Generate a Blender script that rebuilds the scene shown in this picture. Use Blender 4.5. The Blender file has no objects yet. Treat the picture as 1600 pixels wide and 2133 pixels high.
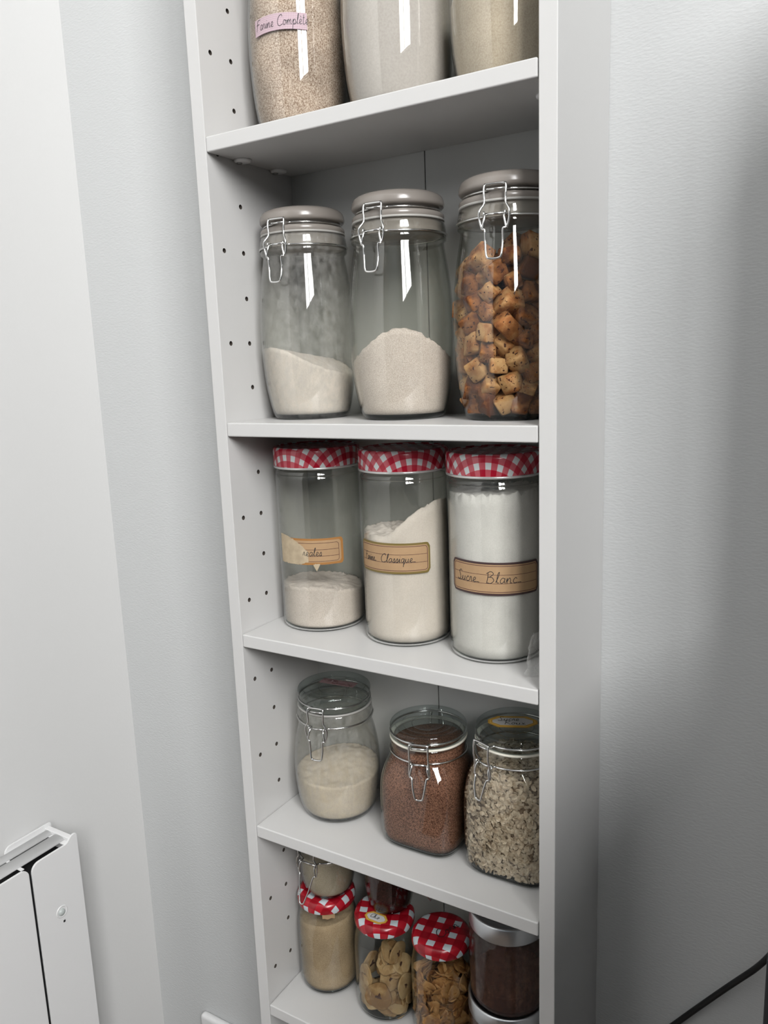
import bpy, bmesh, math, random
import numpy as np
from mathutils import Vector, Matrix, noise as mnoise
random.seed(7)
rng = np.random.default_rng(7)
PI = math.pi
S = bpy.context.scene
COL = S.collection

# ------------------------------------------------------------------ camera
cam_d = bpy.data.cameras.new('camera')
cam = bpy.data.objects.new('camera', cam_d)
COL.objects.link(cam)
cam.location = (0.6001, -0.6557, 0.0816)
cam.rotation_euler = (math.radians(79.2953), math.radians(2.123), math.radians(31.0246))
cam_d.sensor_fit = 'HORIZONTAL'
cam_d.sensor_width = 36.0
cam_d.lens = 1641.4 / 1600 * 36.0
cam_d.clip_start = 0.01
S.camera = cam

# ------------------------------------------------------------------ world, window light, exposure
S.view_settings.view_transform = 'Standard'
S.view_settings.look = 'None'
S.view_settings.gamma = 1.0
S.view_settings.use_curve_mapping = False
S.view_settings.exposure = 0.0
S.cycles.transparent_max_bounces = 40
S.cycles.max_bounces = 10
W = bpy.data.worlds.new('sky')
S.world = W
W.use_nodes = True
W.node_tree.nodes['Background'].inputs[0].default_value = (0.80, 0.88, 1.0, 1)
W.node_tree.nodes['Background'].inputs[1].default_value = 1.0

WX, WY0, WY1, WZ0, WZ1 = 2.20, -2.95, -1.30, 0.80, 2.95      # window in the right wall
ld = bpy.data.lights.new('window_daylight', 'AREA')
ld.shape = 'RECTANGLE'
ld.size = WY1 - WY0
ld.size_y = WZ1 - WZ0
ld.energy = 305
ld.color = (1.0, 0.992, 0.982)
lo = bpy.data.objects.new('window_daylight', ld)
COL.objects.link(lo)
lo.location = (WX + 0.10, (WY0 + WY1) / 2, (WZ0 + WZ1) / 2)
lo.rotation_euler = (math.radians(90), 0, math.radians(90))

# ------------------------------------------------------------------ helpers
MATS = {}


def newmat(name):
    m = bpy.data.materials.new(name)
    m.use_nodes = True
    MATS[name] = m
    nt = m.node_tree
    return m, nt, nt.nodes['Principled BSDF'], nt.nodes['Material Output']


def node(nt, kind, **kw):
    n = nt.nodes.new(kind)
    for k, v in kw.items():
        if k in n.inputs:
            n.inputs[k].default_value = v
        else:
            setattr(n, k, v)
    return n


def plain(name, col, rough=0.5, metal=0.0, spec=0.5, var=0.0, vscale=30, bump=0.0, bscale=200, stretch=(1, 1, 1)):
    """principled material with a little procedural variation and relief"""
    m, nt, b, out = newmat(name)
    b.inputs['Base Color'].default_value = (*col, 1)
    b.inputs['Roughness'].default_value = rough
    b.inputs['Metallic'].default_value = metal
    b.inputs['Specular IOR Level'].default_value = spec
    tc = node(nt, 'ShaderNodeTexCoord')
    mp = node(nt, 'ShaderNodeMapping')
    mp.inputs['Scale'].default_value = stretch
    nt.links.new(tc.outputs['Object'], mp.inputs['Vector'])
    if var > 0:
        n = node(nt, 'ShaderNodeTexNoise', Scale=vscale, Detail=4.0)
        nt.links.new(mp.outputs[0], n.inputs['Vector'])
        r = node(nt, 'ShaderNodeValToRGB')
        r.color_ramp.elements[0].position = 0.3
        r.color_ramp.elements[1].position = 0.7
        r.color_ramp.elements[0].color = (*[c * (1 - var) for c in col], 1)
        r.color_ramp.elements[1].color = (*[min(1, c * (1 + var)) for c in col], 1)
        nt.links.new(n.outputs['Fac'], r.inputs['Fac'])
        nt.links.new(r.outputs['Color'], b.inputs['Base Color'])
    if bump > 0:
        n = node(nt, 'ShaderNodeTexNoise', Scale=bscale, Detail=3.0)
        nt.links.new(mp.outputs[0], n.inputs['Vector'])
        bp = node(nt, 'ShaderNodeBump', Strength=bump, Distance=0.001)
        nt.links.new(n.outputs['Fac'], bp.inputs['Height'])
        nt.links.new(bp.outputs[0], b.inputs['Normal'])
    return m


def powder(name, c1, c2, scale=900, blot=40, blotamt=0.08, bump=0.4):
    """flour, sugar: fine speckle of two tones over broad blotches"""
    m, nt, b, out = newmat(name)
    b.inputs['Roughness'].default_value = 0.95
    b.inputs['Specular IOR Level'].default_value = 0.1
    tc = node(nt, 'ShaderNodeTexCoord')
    n1 = node(nt, 'ShaderNodeTexNoise', Scale=scale, Detail=3.0, Roughness=0.7)
    n2 = node(nt, 'ShaderNodeTexNoise', Scale=blot, Detail=3.0)
    for n in (n1, n2):
        nt.links.new(tc.outputs['Object'], n.inputs['Vector'])
    r = node(nt, 'ShaderNodeValToRGB')
    r.color_ramp.elements[0].position = 0.36
    r.color_ramp.elements[1].position = 0.62
    r.color_ramp.elements[0].color = (*c1, 1)
    r.color_ramp.elements[1].color = (*c2, 1)
    nt.links.new(n1.outputs['Fac'], r.inputs['Fac'])
    hs = node(nt, 'ShaderNodeHueSaturation')
    mr = node(nt, 'ShaderNodeMapRange')
    mr.inputs['From Min'].default_value = 0.3
    mr.inputs['From Max'].default_value = 0.7
    mr.inputs['To Min'].default_value = 1 - blotamt
    mr.inputs['To Max'].default_value = 1 + blotamt
    nt.links.new(n2.outputs['Fac'], mr.inputs['Value'])
    nt.links.new(mr.outputs[0], hs.inputs['Value'])
    nt.links.new(r.outputs['Color'], hs.inputs['Color'])
    nt.links.new(hs.outputs[0], b.inputs['Base Color'])
    bp = node(nt, 'ShaderNodeBump', Strength=bump, Distance=0.0006)
    nt.links.new(n1.outputs['Fac'], bp.inputs['Height'])
    nt.links.new(bp.outputs[0], b.inputs['Normal'])
    return m


def thin_glass(name, tint=(0.955, 0.957, 0.942), edge=(0.42, 0.44, 0.42), dust=0.0, dustcol=(0.8, 0.78, 0.75), dscale=25, rough=0.015):
    """clear jar glass: Schlick reflection over slightly tinted see-through, optional powder film clinging to it"""
    m, nt, b, out = newmat(name)
    nt.nodes.remove(b)
    lw = node(nt, 'ShaderNodeLayerWeight', Blend=0.5)
    p = node(nt, 'ShaderNodeMath', operation='POWER')
    p.inputs[1].default_value = 5.0
    nt.links.new(lw.outputs['Facing'], p.inputs[0])
    ma = node(nt, 'ShaderNodeMath', operation='MULTIPLY_ADD')
    ma.inputs[1].default_value = 0.968
    ma.inputs[2].default_value = 0.032
    nt.links.new(p.outputs[0], ma.inputs[0])
    pe = node(nt, 'ShaderNodeMath', operation='POWER')
    pe.inputs[1].default_value = 4.0
    nt.links.new(lw.outputs['Facing'], pe.inputs[0])
    mixc = node(nt, 'ShaderNodeMix', data_type='RGBA')
    nt.links.new(pe.outputs[0], mixc.inputs[0])
    mixc.inputs[6].default_value = (*tint, 1)
    mixc.inputs[7].default_value = (*edge, 1)
    tr = node(nt, 'ShaderNodeBsdfTransparent')
    nt.links.new(mixc.outputs[2], tr.inputs['Color'])
    gl = node(nt, 'ShaderNodeBsdfGlossy', Roughness=rough)
    gl.inputs['Color'].default_value = (1, 1, 1, 1)
    mx = node(nt, 'ShaderNodeMixShader')
    nt.links.new(ma.outputs[0], mx.inputs[0])
    nt.links.new(tr.outputs[0], mx.inputs[1])
    nt.links.new(gl.outputs[0], mx.inputs[2])
    last = mx
    if dust > 0:
        tc = node(nt, 'ShaderNodeTexCoord')
        mp = node(nt, 'ShaderNodeMapping')
        mp.inputs['Scale'].default_value = (1, 1, 0.55)
        nt.links.new(tc.outputs['Object'], mp.inputs['Vector'])
        n = node(nt, 'ShaderNodeTexNoise', Scale=dscale, Detail=8.0, Roughness=0.68)
        nt.links.new(mp.outputs[0], n.inputs['Vector'])
        mr = node(nt, 'ShaderNodeMapRange')
        mr.inputs['From Min'].default_value = 0.38
        mr.inputs['From Max'].default_value = 0.72
        mr.inputs['To Min'].default_value = dust * 0.25
        mr.inputs['To Max'].default_value = min(1.0, dust * 2.0)
        nt.links.new(n.outputs['Fac'], mr.inputs['Value'])
        df = node(nt, 'ShaderNodeBsdfDiffuse')
        df.inputs['Color'].default_value = (*dustcol, 1)
        m2 = node(nt, 'ShaderNodeMixShader')
        nt.links.new(mr.outputs[0], m2.inputs[0])
        nt.links.new(mx.outputs[0], m2.inputs[1])
        nt.links.new(df.outputs[0], m2.inputs[2])
        last = m2
    nt.links.new(last.outputs[0], out.inputs['Surface'])
    return m


def solid_glass(name, col=(0.93, 0.97, 0.96)):
    m, nt, b, out = newmat(name)
    nt.nodes.remove(b)
    g = node(nt, 'ShaderNodeBsdfGlass', Roughness=0.0, IOR=1.5)
    g.inputs['Color'].default_value = (*col, 1)
    nt.links.new(g.outputs[0], out.inputs['Surface'])
    return m


def gingham(name, period, duty, white, mid, dark, off=(0, 0), rot=0.0, rough=0.22):
    """woven check print, laid out on the flat sheet the lid was pressed from (uv in metres)"""
    m, nt, b, out = newmat(name)
    b.inputs['Roughness'].default_value = rough
    b.inputs['Specular IOR Level'].default_value = 0.5
    uv = node(nt, 'ShaderNodeUVMap')
    uv.uv_map = 'sheet'
    mp = node(nt, 'ShaderNodeMapping')
    mp.inputs['Rotation'].default_value = (0, 0, rot)
    mp.inputs['Location'].default_value = (off[0] + 50 * period, off[1] + 50 * period, 0)
    nt.links.new(uv.outputs[0], mp.inputs['Vector'])
    sp = node(nt, 'ShaderNodeSeparateXYZ')
    nt.links.new(mp.outputs[0], sp.inputs[0])
    st = []
    for i in (0, 1):
        d = node(nt, 'ShaderNodeMath', operation='DIVIDE')
        d.inputs[1].default_value = period
        nt.links.new(sp.outputs[i], d.inputs[0])
        f = node(nt, 'ShaderNodeMath', operation='FRACT')
        nt.links.new(d.outputs[0], f.inputs[0])
        l = node(nt, 'ShaderNodeMath', operation='LESS_THAN')
        l.inputs[1].default_value = duty
        nt.links.new(f.outputs[0], l.inputs[0])
        st.append(l)
    a = node(nt, 'ShaderNodeMath', operation='ADD')
    nt.links.new(st[0].outputs[0], a.inputs[0])
    nt.links.new(st[1].outputs[0], a.inputs[1])
    h = node(nt, 'ShaderNodeMath', operation='MULTIPLY')
    h.inputs[1].default_value = 0.5
    nt.links.new(a.outputs[0], h.inputs[0])
    r = node(nt, 'ShaderNodeValToRGB')
    r.color_ramp.interpolation = 'CONSTANT'
    e = r.color_ramp.elements
    e[0].position = 0.0
    e[0].color = (*white, 1)
    e[1].position = 0.25
    e[1].color = (*mid, 1)
    x = e.new(0.75)
    x.color = (*dark, 1)
    nt.links.new(h.outputs[0], r.inputs['Fac'])
    nt.links.new(r.outputs['Color'], b.inputs['Base Color'])
    return m


def obj(name, bm, mat, parent=None, smooth=True, loc=None):
    me = bpy.data.meshes.new(name)
    if isinstance(bm, bmesh.types.BMesh):
        bmesh.ops.recalc_face_normals(bm, faces=bm.faces)
        bm.to_mesh(me)
        bm.free()
    else:
        v, f = bm
        me.from_pydata(v, [], f)
    me.update()
    if smooth:
        for p in me.polygons:
            p.use_smooth = True
    o = bpy.data.objects.new(name, me)
    if mat is not None:
        me.materials.append(mat)
    COL.objects.link(o)
    if parent is not None:
        o.parent = parent
    if loc is not None:
        o.location = loc
    return o


def tag(o, label=None, cat=None, group=None, kind=None):
    if label: o['label'] = label
    if cat: o['category'] = cat
    if group: o['group'] = group
    if kind: o['kind'] = kind
    return o


def thing(name, label, cat, loc, group=None):
    o = bpy.data.objects.new(name, None)
    o.empty_display_size = 0.02
    COL.objects.link(o)
    o.location = loc
    return tag(o, label, cat, group)


def box(x0, x1, y0, y1, z0, z1, bev=0.0, seg=2, bm=None):
    b = bmesh.new()
    bmesh.ops.create_cube(b, size=1.0)
    for v in b.verts:
        v.co = Vector(((x0 + x1) / 2 + v.co.x * (x1 - x0), (y0 + y1) / 2 + v.co.y * (y1 - y0), (z0 + z1) / 2 + v.co.z * (z1 - z0)))
    if bev > 0:
        bmesh.ops.bevel(b, geom=b.edges[:], offset=bev, segments=seg, affect='EDGES', profile=0.5)
    if bm is None:
        return b
    me = bpy.data.meshes.new('tmp')
    b.to_mesh(me)
    b.free()
    bm.from_mesh(me)
    bpy.data.meshes.remove(me)
    return bm


def catmull(pts, n=6, closed=False):
    P = [Vector(p) for p in pts]
    if len(P) < 3 or n <= 1:
        return P
    out = []
    N = len(P)
    rngk = N if closed else N - 1
    for i in range(rngk):
        p1, p2 = P[i], P[(i + 1) % N]
        p0 = P[i - 1] if (i > 0 or closed) else p1 * 2 - p2
        p3 = P[(i + 2) % N] if (i + 2 < N or closed) else p2 * 2 - p1
        for k in range(n):
            t = k / n
            out.append(0.5 * ((2 * p1) + (p2 - p0) * t + (2 * p0 - 5 * p1 + 4 * p2 - p3) * t * t + (3 * p1 - p0 - 3 * p2 + p3) * t ** 3))
    if not closed:
        out.append(P[-1])
    return out


def tube(pts, r, sides=8, closed=False, bm=None, rfun=None):
    bm = bm or bmesh.new()
    P = [Vector(p) for p in pts]
    N = len(P)
    T = []
    for i in range(N):
        a = P[(i - 1) % N] if (closed or i > 0) else P[i]
        b = P[(i + 1) % N] if (closed or i < N - 1) else P[i]
        t = (b - a)
        T.append(t.normalized() if t.length > 1e-9 else Vector((0, 0, 1)))
    up = Vector((0, 0, 1)) if abs(T[0].z) < 0.9 else Vector((1, 0, 0))
    nrm = (up - T[0] * up.dot(T[0])).normalized()
    rings = []
    for i in range(N):
        if i > 0:
            nrm = nrm - T[i] * nrm.dot(T[i])
            if nrm.length < 1e-6:
                nrm = T[i].orthogonal()
            nrm.normalize()
        bn = T[i].cross(nrm)
        rr = rfun(i / (N - 1)) if rfun else r
        rings.append([bm.verts.new(P[i] + (nrm * math.cos(2 * PI * k / sides) + bn * math.sin(2 * PI * k / sides)) * rr) for k in range(sides)])
    for i in range(N if closed else N - 1):
        A, B = rings[i], rings[(i + 1) % N]
        for k in range(sides):
            bm.faces.new((A[k], A[(k + 1) % sides], B[(k + 1) % sides], B[k]))
    if not closed:
        bm.faces.new(rings[0][::-1])
        bm.faces.new(rings[-1])
    return bm


def rad(a, n=2.0):
    """unit cross-section: circle for n=2, rounded square above"""
    if n <= 2.001:
        return 1.0
    return (abs(math.cos(a)) ** n + abs(math.sin(a)) ** n) ** (-1.0 / n)


def lathe(prof, n=72, closed=False, uvfun=None):
    """prof: list of (r, z) or (r, z, squareness); poles at r=0; closed joins last to first"""
    bm = bmesh.new()
    rings = []
    for p in prof:
        r, z = p[0], p[1]
        q = p[2] if len(p) > 2 else 2.0
        if r < 1e-6:
            rings.append([bm.verts.new((0, 0, z))])
        else:
            rings.append([bm.verts.new((r * rad(2 * PI * k / n, q) * math.cos(2 * PI * k / n), r * rad(2 * PI * k / n, q) * math.sin(2 * PI * k / n), z)) for k in range(n)])
    M = len(rings)
    for i in range(M if closed else M - 1):
        A, B = rings[i], rings[(i + 1) % M]
        if len(A) == 1 and len(B) == 1:
            continue
        for k in range(n):
            k2 = (k + 1) % n
            if len(A) == 1:
                bm.faces.new((A[0], B[k2], B[k]))
            elif len(B) == 1:
                bm.faces.new((A[k], A[k2], B[0]))
            else:
                bm.faces.new((A[k], A[k2], B[k2], B[k]))
    return bm


def smooth_prof(pts, n=5):
    """Catmull through (r,z[,q]) points"""
    v = [(p[0], p[1], p[2] if len(p) > 2 else 2.0) for p in pts]
    return [(max(0, a.x), a.y, max(2.0, a.z)) for a in catmull(v, n)]


def interp(prof, z):
    """outer radius (and squareness) of a profile at a height"""
    best = prof[0]
    for a, b in zip(prof[:-1], prof[1:]):
        if a[1] <= z <= b[1] and b[1] > a[1]:
            t = (z - a[1]) / (b[1] - a[1])
            return a[0] + (b[0] - a[0]) * t, a[2] + (b[2] - a[2]) * t
    return (prof[0][0], prof[0][2]) if z < prof[0][1] else (prof[-1][0], prof[-1][2])


# ------------------------------------------------------------------ materials
M_wall = plain('wall_paint', (0.525, 0.535, 0.535), 0.85, spec=0.25, bump=0.4, bscale=330, stretch=(0.55, 0.55, 1.5))
M_wall_l = plain('wall_paint_smooth', (0.58, 0.58, 0.575), 0.85, spec=0.25, bump=0.12, bscale=260)
M_room = plain('room_paint_dark', (0.052, 0.060, 0.068), 0.9, spec=0.2, bump=0.1)
M_ceil = plain('ceiling_paint', (0.50, 0.50, 0.49), 0.9, spec=0.2, bump=0.1)
M_floor = plain('floor_wood', (0.10, 0.07, 0.05), 0.45, var=0.25, vscale=6, stretch=(1, 8, 1))
M_lam = plain('white_laminate', (0.52, 0.517, 0.51), 0.34, spec=0.45, bump=0.03, bscale=700)
M_back = plain('white_hardboard', (0.42, 0.425, 0.415), 0.55, spec=0.3, bump=0.05, bscale=500)
M_hole = plain('hole_chipboard', (0.05, 0.04, 0.032), 0.9)
M_white = plain('white_enamel', (0.68, 0.68, 0.68), 0.3, spec=0.5, bump=0.02, bscale=900)
M_black = plain('black_void', (0.006, 0.006, 0.007), 0.7)
M_cable = plain('black_rubber', (0.008, 0.008, 0.009), 0.5)
M_steel = plain('bright_wire', (0.66, 0.66, 0.65), 0.17, metal=1.0, bump=0.05, bscale=900)
M_brush = plain('brushed_lid', (0.55, 0.57, 0.59), 0.33, metal=1.0, bump=0.06, bscale=300, stretch=(1, 1, 20))
M_screw = plain('zinc_screw', (0.35, 0.35, 0.34), 0.35, metal=1.0)
M_dark = plain('dark_cabinet', (0.035, 0.037, 0.042), 0.5, var=0.1)
M_ceramic = plain('greige_ceramic', (0.225, 0.203, 0.182), 0.22, spec=0.5, var=0.03, vscale=40)
M_seal = plain('white_rubber_seal', (0.72, 0.69, 0.60), 0.5)
M_greyseal = plain('clear_silicone_seal', (0.36, 0.35, 0.33), 0.4)
M_glass = thin_glass('jar_glass')
M_glass_dusty = thin_glass('jar_glass_floured', dust=0.085, dscale=150, dustcol=(0.55, 0.54, 0.52))
M_glass_film = thin_glass('jar_glass_hazy', dust=0.022, dscale=40, dustcol=(0.42, 0.43, 0.42))
M_glass_patch = thin_glass('jar_glass_caked', dust=0.30, dscale=30, dustcol=(0.80, 0.77, 0.72))
M_glass_cocoa = thin_glass('jar_glass_cocoa', dust=0.40, dscale=70, dustcol=(0.075, 0.042, 0.036))
M_lidglass = thin_glass('lid_glass', tint=(0.86, 0.89, 0.885), edge=(0.30, 0.34, 0.34))
M_baseglass = solid_glass('base_glass', (0.24, 0.28, 0.27))  # greenish glass, darkened further to stand for dark reflections in the foot
M_kraft = plain('kraft_paper', (0.36, 0.235, 0.13), 0.75, spec=0.2, var=0.06, vscale=60)
M_kraft_pale = plain('torn_paper_backing', (0.40, 0.325, 0.225), 0.85, spec=0.15, var=0.14, vscale=120)
M_orange = plain('ochre_border', (0.31, 0.14, 0.035), 0.6)
M_olive = plain('olive_border', (0.16, 0.115, 0.03), 0.5)
M_maroon = plain('maroon_border', (0.045, 0.022, 0.022), 0.5)
M_print = plain('maroon_print', (0.075, 0.022, 0.022), 0.7)
M_ink = plain('black_ink', (0.012, 0.011, 0.014), 0.6)
M_inkred = plain('purple_ink', (0.10, 0.018, 0.03), 0.6)
M_pink = gingham('pink_check_tape', 0.0017, 0.5, (0.52, 0.42, 0.44), (0.46, 0.34, 0.38), (0.38, 0.27, 0.32), rough=0.8)
M_pinktape = plain('dull_pink_tape', (0.33, 0.21, 0.21), 0.6, var=0.08, vscale=80)
M_gold = plain('amber_border', (0.50, 0.27, 0.025), 0.5)
M_gold2 = plain('amber_border_light', (0.66, 0.43, 0.09), 0.5)
M_paper = plain('white_sticker', (0.55, 0.55, 0.54), 0.6)
M_ging3 = gingham('gingham_small', 0.0140, 0.52, (0.50, 0.53, 0.53), (0.42, 0.075, 0.095), (0.33, 0.006, 0.022), rot=0.3)
M_ging5 = gingham('gingham_large', 0.0205, 0.55, (0.50, 0.56, 0.59), (0.36, 0.010, 0.020), (0.25, 0.003, 0.010), rot=0.15)
M_lidmetal = plain('lid_rim_lacquer', (0.62, 0.62, 0.61), 0.25, metal=0.6)
M_plastic = thin_glass('crumpled_clear_plastic', tint=(0.93, 0.94, 0.94), edge=(0.7, 0.72, 0.72), dust=0.14, dscale=60, rough=0.12)

F_white = powder('white_flour', (0.46, 0.425, 0.408), (0.51, 0.475, 0.458), 500, 18, 0.03, 0.12)
F_cream = powder('cream_flour', (0.61, 0.545, 0.49), (0.68, 0.62, 0.57), 900, 22, 0.03, 0.12)
F_pinkish = powder('semi_wholemeal_flour', (0.46, 0.385, 0.34), (0.69, 0.63, 0.58), 1300, 40, 0.04, 0.3)
F_pinkish2 = powder('cereal_flour', (0.48, 0.41, 0.365), (0.66, 0.60, 0.555), 1300, 40, 0.04, 0.3)
F_brown = powder('wholemeal_flour', (0.21, 0.135, 0.095), (0.62, 0.52, 0.445), 760, 26, 0.24, 0.4)
F_beige = powder('beige_flour', (0.42, 0.35, 0.275), (0.52, 0.45, 0.365), 800, 35, 0.08, 0.2)
F_sugar = powder('white_sugar', (0.58, 0.565, 0.55), (0.67, 0.655, 0.64), 1200, 26, 0.06, 0.2)
F_ivory = powder('ivory_flour', (0.52, 0.44, 0.345), (0.60, 0.52, 0.42), 800, 30, 0.05, 0.12)
F_cassonade = powder('brown_sugar', (0.042, 0.015, 0.009), (0.27, 0.135, 0.088), 680, 24, 0.14, 0.3)
F_tan = powder('tan_powder', (0.31, 0.225, 0.14), (0.42, 0.325, 0.215), 900, 26, 0.18, 0.2)
F_greige = powder('pale_ground_powder', (0.31, 0.265, 0.20), (0.40, 0.35, 0.275), 900, 30, 0.10, 0.2)
F_seed = powder('dark_red_seeds', (0.008, 0.002, 0.002), (0.05, 0.013, 0.010), 700, 40, 0.2, 0.7)
F_cocoa = powder('cocoa_powder', (0.15, 0.065, 0.04), (0.24, 0.115, 0.075), 800, 30, 0.15, 0.2)
F_oatbed = powder('oat_bed', (0.09, 0.062, 0.04), (0.22, 0.16, 0.11), 420, 60, 0.2, 0.9)  # darker than the flakes: shade of the gaps put into its colour


def patchy(name, ca, cb, cc, scale, speck=None, rough=0.8, bump=0.5):
    """toasted food: three tones through noise, optional dark specks"""
    m, nt, b, out = newmat(name)
    b.inputs['Roughness'].default_value = rough
    b.inputs['Specular IOR Level'].default_value = 0.25
    tc = node(nt, 'ShaderNodeTexCoord')
    oi = node(nt, 'ShaderNodeObjectInfo')
    va = node(nt, 'ShaderNodeVectorMath', operation='ADD')
    nt.links.new(tc.outputs['Object'], va.inputs[0])
    nt.links.new(oi.outputs['Random'], va.inputs[1])
    n = node(nt, 'ShaderNodeTexNoise', Scale=scale, Detail=4.0, Roughness=0.6)
    nt.links.new(va.outputs[0], n.inputs['Vector'])
    ad = node(nt, 'ShaderNodeMath', operation='MULTIPLY_ADD')
    ad.inputs[1].default_value = 0.30
    nt.links.new(oi.outputs['Random'], ad.inputs[0])
    nt.links.new(n.outputs['Fac'], ad.inputs[2])
    sb = node(nt, 'ShaderNodeMath', operation='SUBTRACT')
    sb.inputs[1].default_value = 0.15
    nt.links.new(ad.outputs[0], sb.inputs[0])
    r = node(nt, 'ShaderNodeValToRGB')
    e = r.color_ramp.elements
    e[0].position = 0.30
    e[0].color = (*ca, 1)
    e[1].position = 0.70
    e[1].color = (*cc, 1)
    x = e.new(0.48)
    x.color = (*cb, 1)
    nt.links.new(sb.outputs[0], r.inputs['Fac'])
    last = r.outputs['Color']
    if speck:
        n2 = node(nt, 'ShaderNodeTexNoise', Scale=scale * 4.5, Detail=2.0)
        nt.links.new(va.outputs[0], n2.inputs['Vector'])
        g = node(nt, 'ShaderNodeMath', operation='GREATER_THAN')
        g.inputs[1].default_value = 0.64
        nt.links.new(n2.outputs['Fac'], g.inputs[0])
        mx = node(nt, 'ShaderNodeMix', data_type='RGBA')
        nt.links.new(g.outputs[0], mx.inputs[0])
        nt.links.new(last, mx.inputs[6])
        mx.inputs[7].default_value = (*speck, 1)
        last = mx.outputs[2]
    nt.links.new(last, b.inputs['Base Color'])
    n3 = node(nt, 'ShaderNodeTexNoise', Scale=scale * 6, Detail=3.0)
    nt.links.new(va.outputs[0], n3.inputs['Vector'])
    bp = node(nt, 'ShaderNodeBump', Strength=bump, Distance=0.0008)
    nt.links.new(n3.outputs['Fac'], bp.inputs['Height'])
    nt.links.new(bp.outputs[0], b.inputs['Normal'])
    return m


M_crouton = patchy('toasted_bread', (0.085, 0.024, 0.007), (0.27, 0.105, 0.032), (0.46, 0.275, 0.12), 62, speck=(0.06, 0.018, 0.008))
M_banana = patchy('dried_banana', (0.22, 0.12, 0.045), (0.36, 0.235, 0.11), (0.46, 0.335, 0.18), 60)
M_bananacore = plain('banana_core', (0.055, 0.022, 0.014), 0.8)
M_corn = patchy('corn_flake', (0.22, 0.085, 0.020), (0.38, 0.185, 0.058), (0.50, 0.285, 0.115), 90)
M_oat = patchy('oat_flake', (0.38, 0.29, 0.20), (0.55, 0.455, 0.345), (0.68, 0.60, 0.48), 200)

# ------------------------------------------------------------------ the room
XL, XR, YB, YF, ZF, ZC = -0.384, WX, 0.148, -3.6, -1.34, 3.05


def struct(name, bm, mat, smooth=False):
    return tag(obj(name, bm, mat, smooth=smooth), kind='structure')


struct('wall_back', box(XL - 0.1, XR + 0.1, YB, YB + 0.1, ZF, ZC), M_wall)
struct('wall_left', box(XL - 0.1, XL, YF, YB, ZF, ZC), M_wall_l)
struct('wall_front', box(XL - 0.1, XR + 0.1, YF - 0.1, YF, ZF, ZC), M_room)
struct('floor', box(XL - 0.1, XR + 0.1, YF - 0.1, YB + 0.1, ZF - 0.05, ZF), M_floor)
struct('ceiling', box(XL - 0.1, XR + 0.1, YF - 0.1, YB + 0.1, ZC, ZC + 0.05), M_ceil)
wr = bmesh.new()
for a in ((YF, WY0, ZF, ZC), (WY1, YB, ZF, ZC), (WY0, WY1, ZF, WZ0), (WY0, WY1, WZ1, ZC)):
    box(XR, XR + 0.12, a[0], a[1], a[2], a[3], bm=wr)
struct('wall_right', wr, M_room)
wf = bmesh.new()
for a in ((WY0, WY0 + 0.05, WZ0, WZ1), (WY1 - 0.05, WY1, WZ0, WZ1), (WY0, WY1, WZ0, WZ0 + 0.05), (WY0, WY1, WZ1 - 0.05, WZ1),
          ((WY0 + WY1) / 2 - 0.035, (WY0 + WY1) / 2 + 0.035, WZ0, WZ1)):
    box(XR + 0.02, XR + 0.06, a[0], a[1], a[2], a[3], bm=wf)
win = struct('window_1', wf, M_white)

# ------------------------------------------------------------------ bookcase
IW, TH, DB = 0.36, 0.0160, 0.1430
ZS = [0.3179, 0.0233, -0.2215, -0.4653, -0.7170]
TS = 0.0152
ZTOP, ZBOT = 0.86, ZF
bc = thing('bookcase', 'tall narrow white laminate bookcase with drilled side panels, filled with storage jars', 'bookcase', (0, 0, ZBOT))


def bpart(name, bm, mat, smooth=False, parent=bc):
    o = obj(name, bm, mat, parent, smooth)
    o.location = (0, 0, -ZBOT) if parent is bc else (0, 0, 0)
    return o


def drilled_panel(x0, x1, inner_x, direction):
    """side panel with real peg holes bored into its inner face"""
    base = obj('side_panel', box(x0, x1, 0, YB - 0.0005, ZBOT, ZTOP, 0.0008, 2), M_lam, smooth=False)
    cut = bmesh.new()
    inner = []
    p, z0 = 0.0489, 0.4513
    for n in range(-8, 36):
        z = z0 - n * p
        if z < ZBOT + 0.05 or z > ZTOP - 0.03:
            continue
        ys = [0.0485] + ([0.0172] if n % 2 else [])
        for y in ys:
            res = bmesh.ops.create_cone(cut, cap_ends=True, segments=16, radius1=0.0026, radius2=0.0026, depth=0.02,
                                        matrix=Matrix.Translation((inner_x, y, z)) @ Matrix.Rotation(PI / 2, 4, 'Y'))
            inner.append((y, z))
    cme = bpy.data.meshes.new('cut')
    cut.to_mesh(cme)
    cut.free()
    cme.materials.append(M_hole)
    co = bpy.data.objects.new('cut', cme)
    COL.objects.link(co)
    base.data.materials.append(M_hole)
    md = base.modifiers.new('b', 'BOOLEAN')
    md.operation = 'DIFFERENCE'
    md.object = co
    md.solver = 'EXACT'
    md.material_mode = 'TRANSFER'
    dg = bpy.context.evaluated_depsgraph_get()
    dg.update()
    nm = bpy.data.meshes.new_from_object(base.evaluated_get(dg))
    base.modifiers.clear()
    old = base.data
    base.data = nm
    nm.name = 'side_panel'
    bpy.data.meshes.remove(old)
    bpy.data.objects.remove(co)
    bpy.data.meshes.remove(cme)
    base.parent = bc
    base.location = (0, 0, -ZBOT)
    return base


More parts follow.
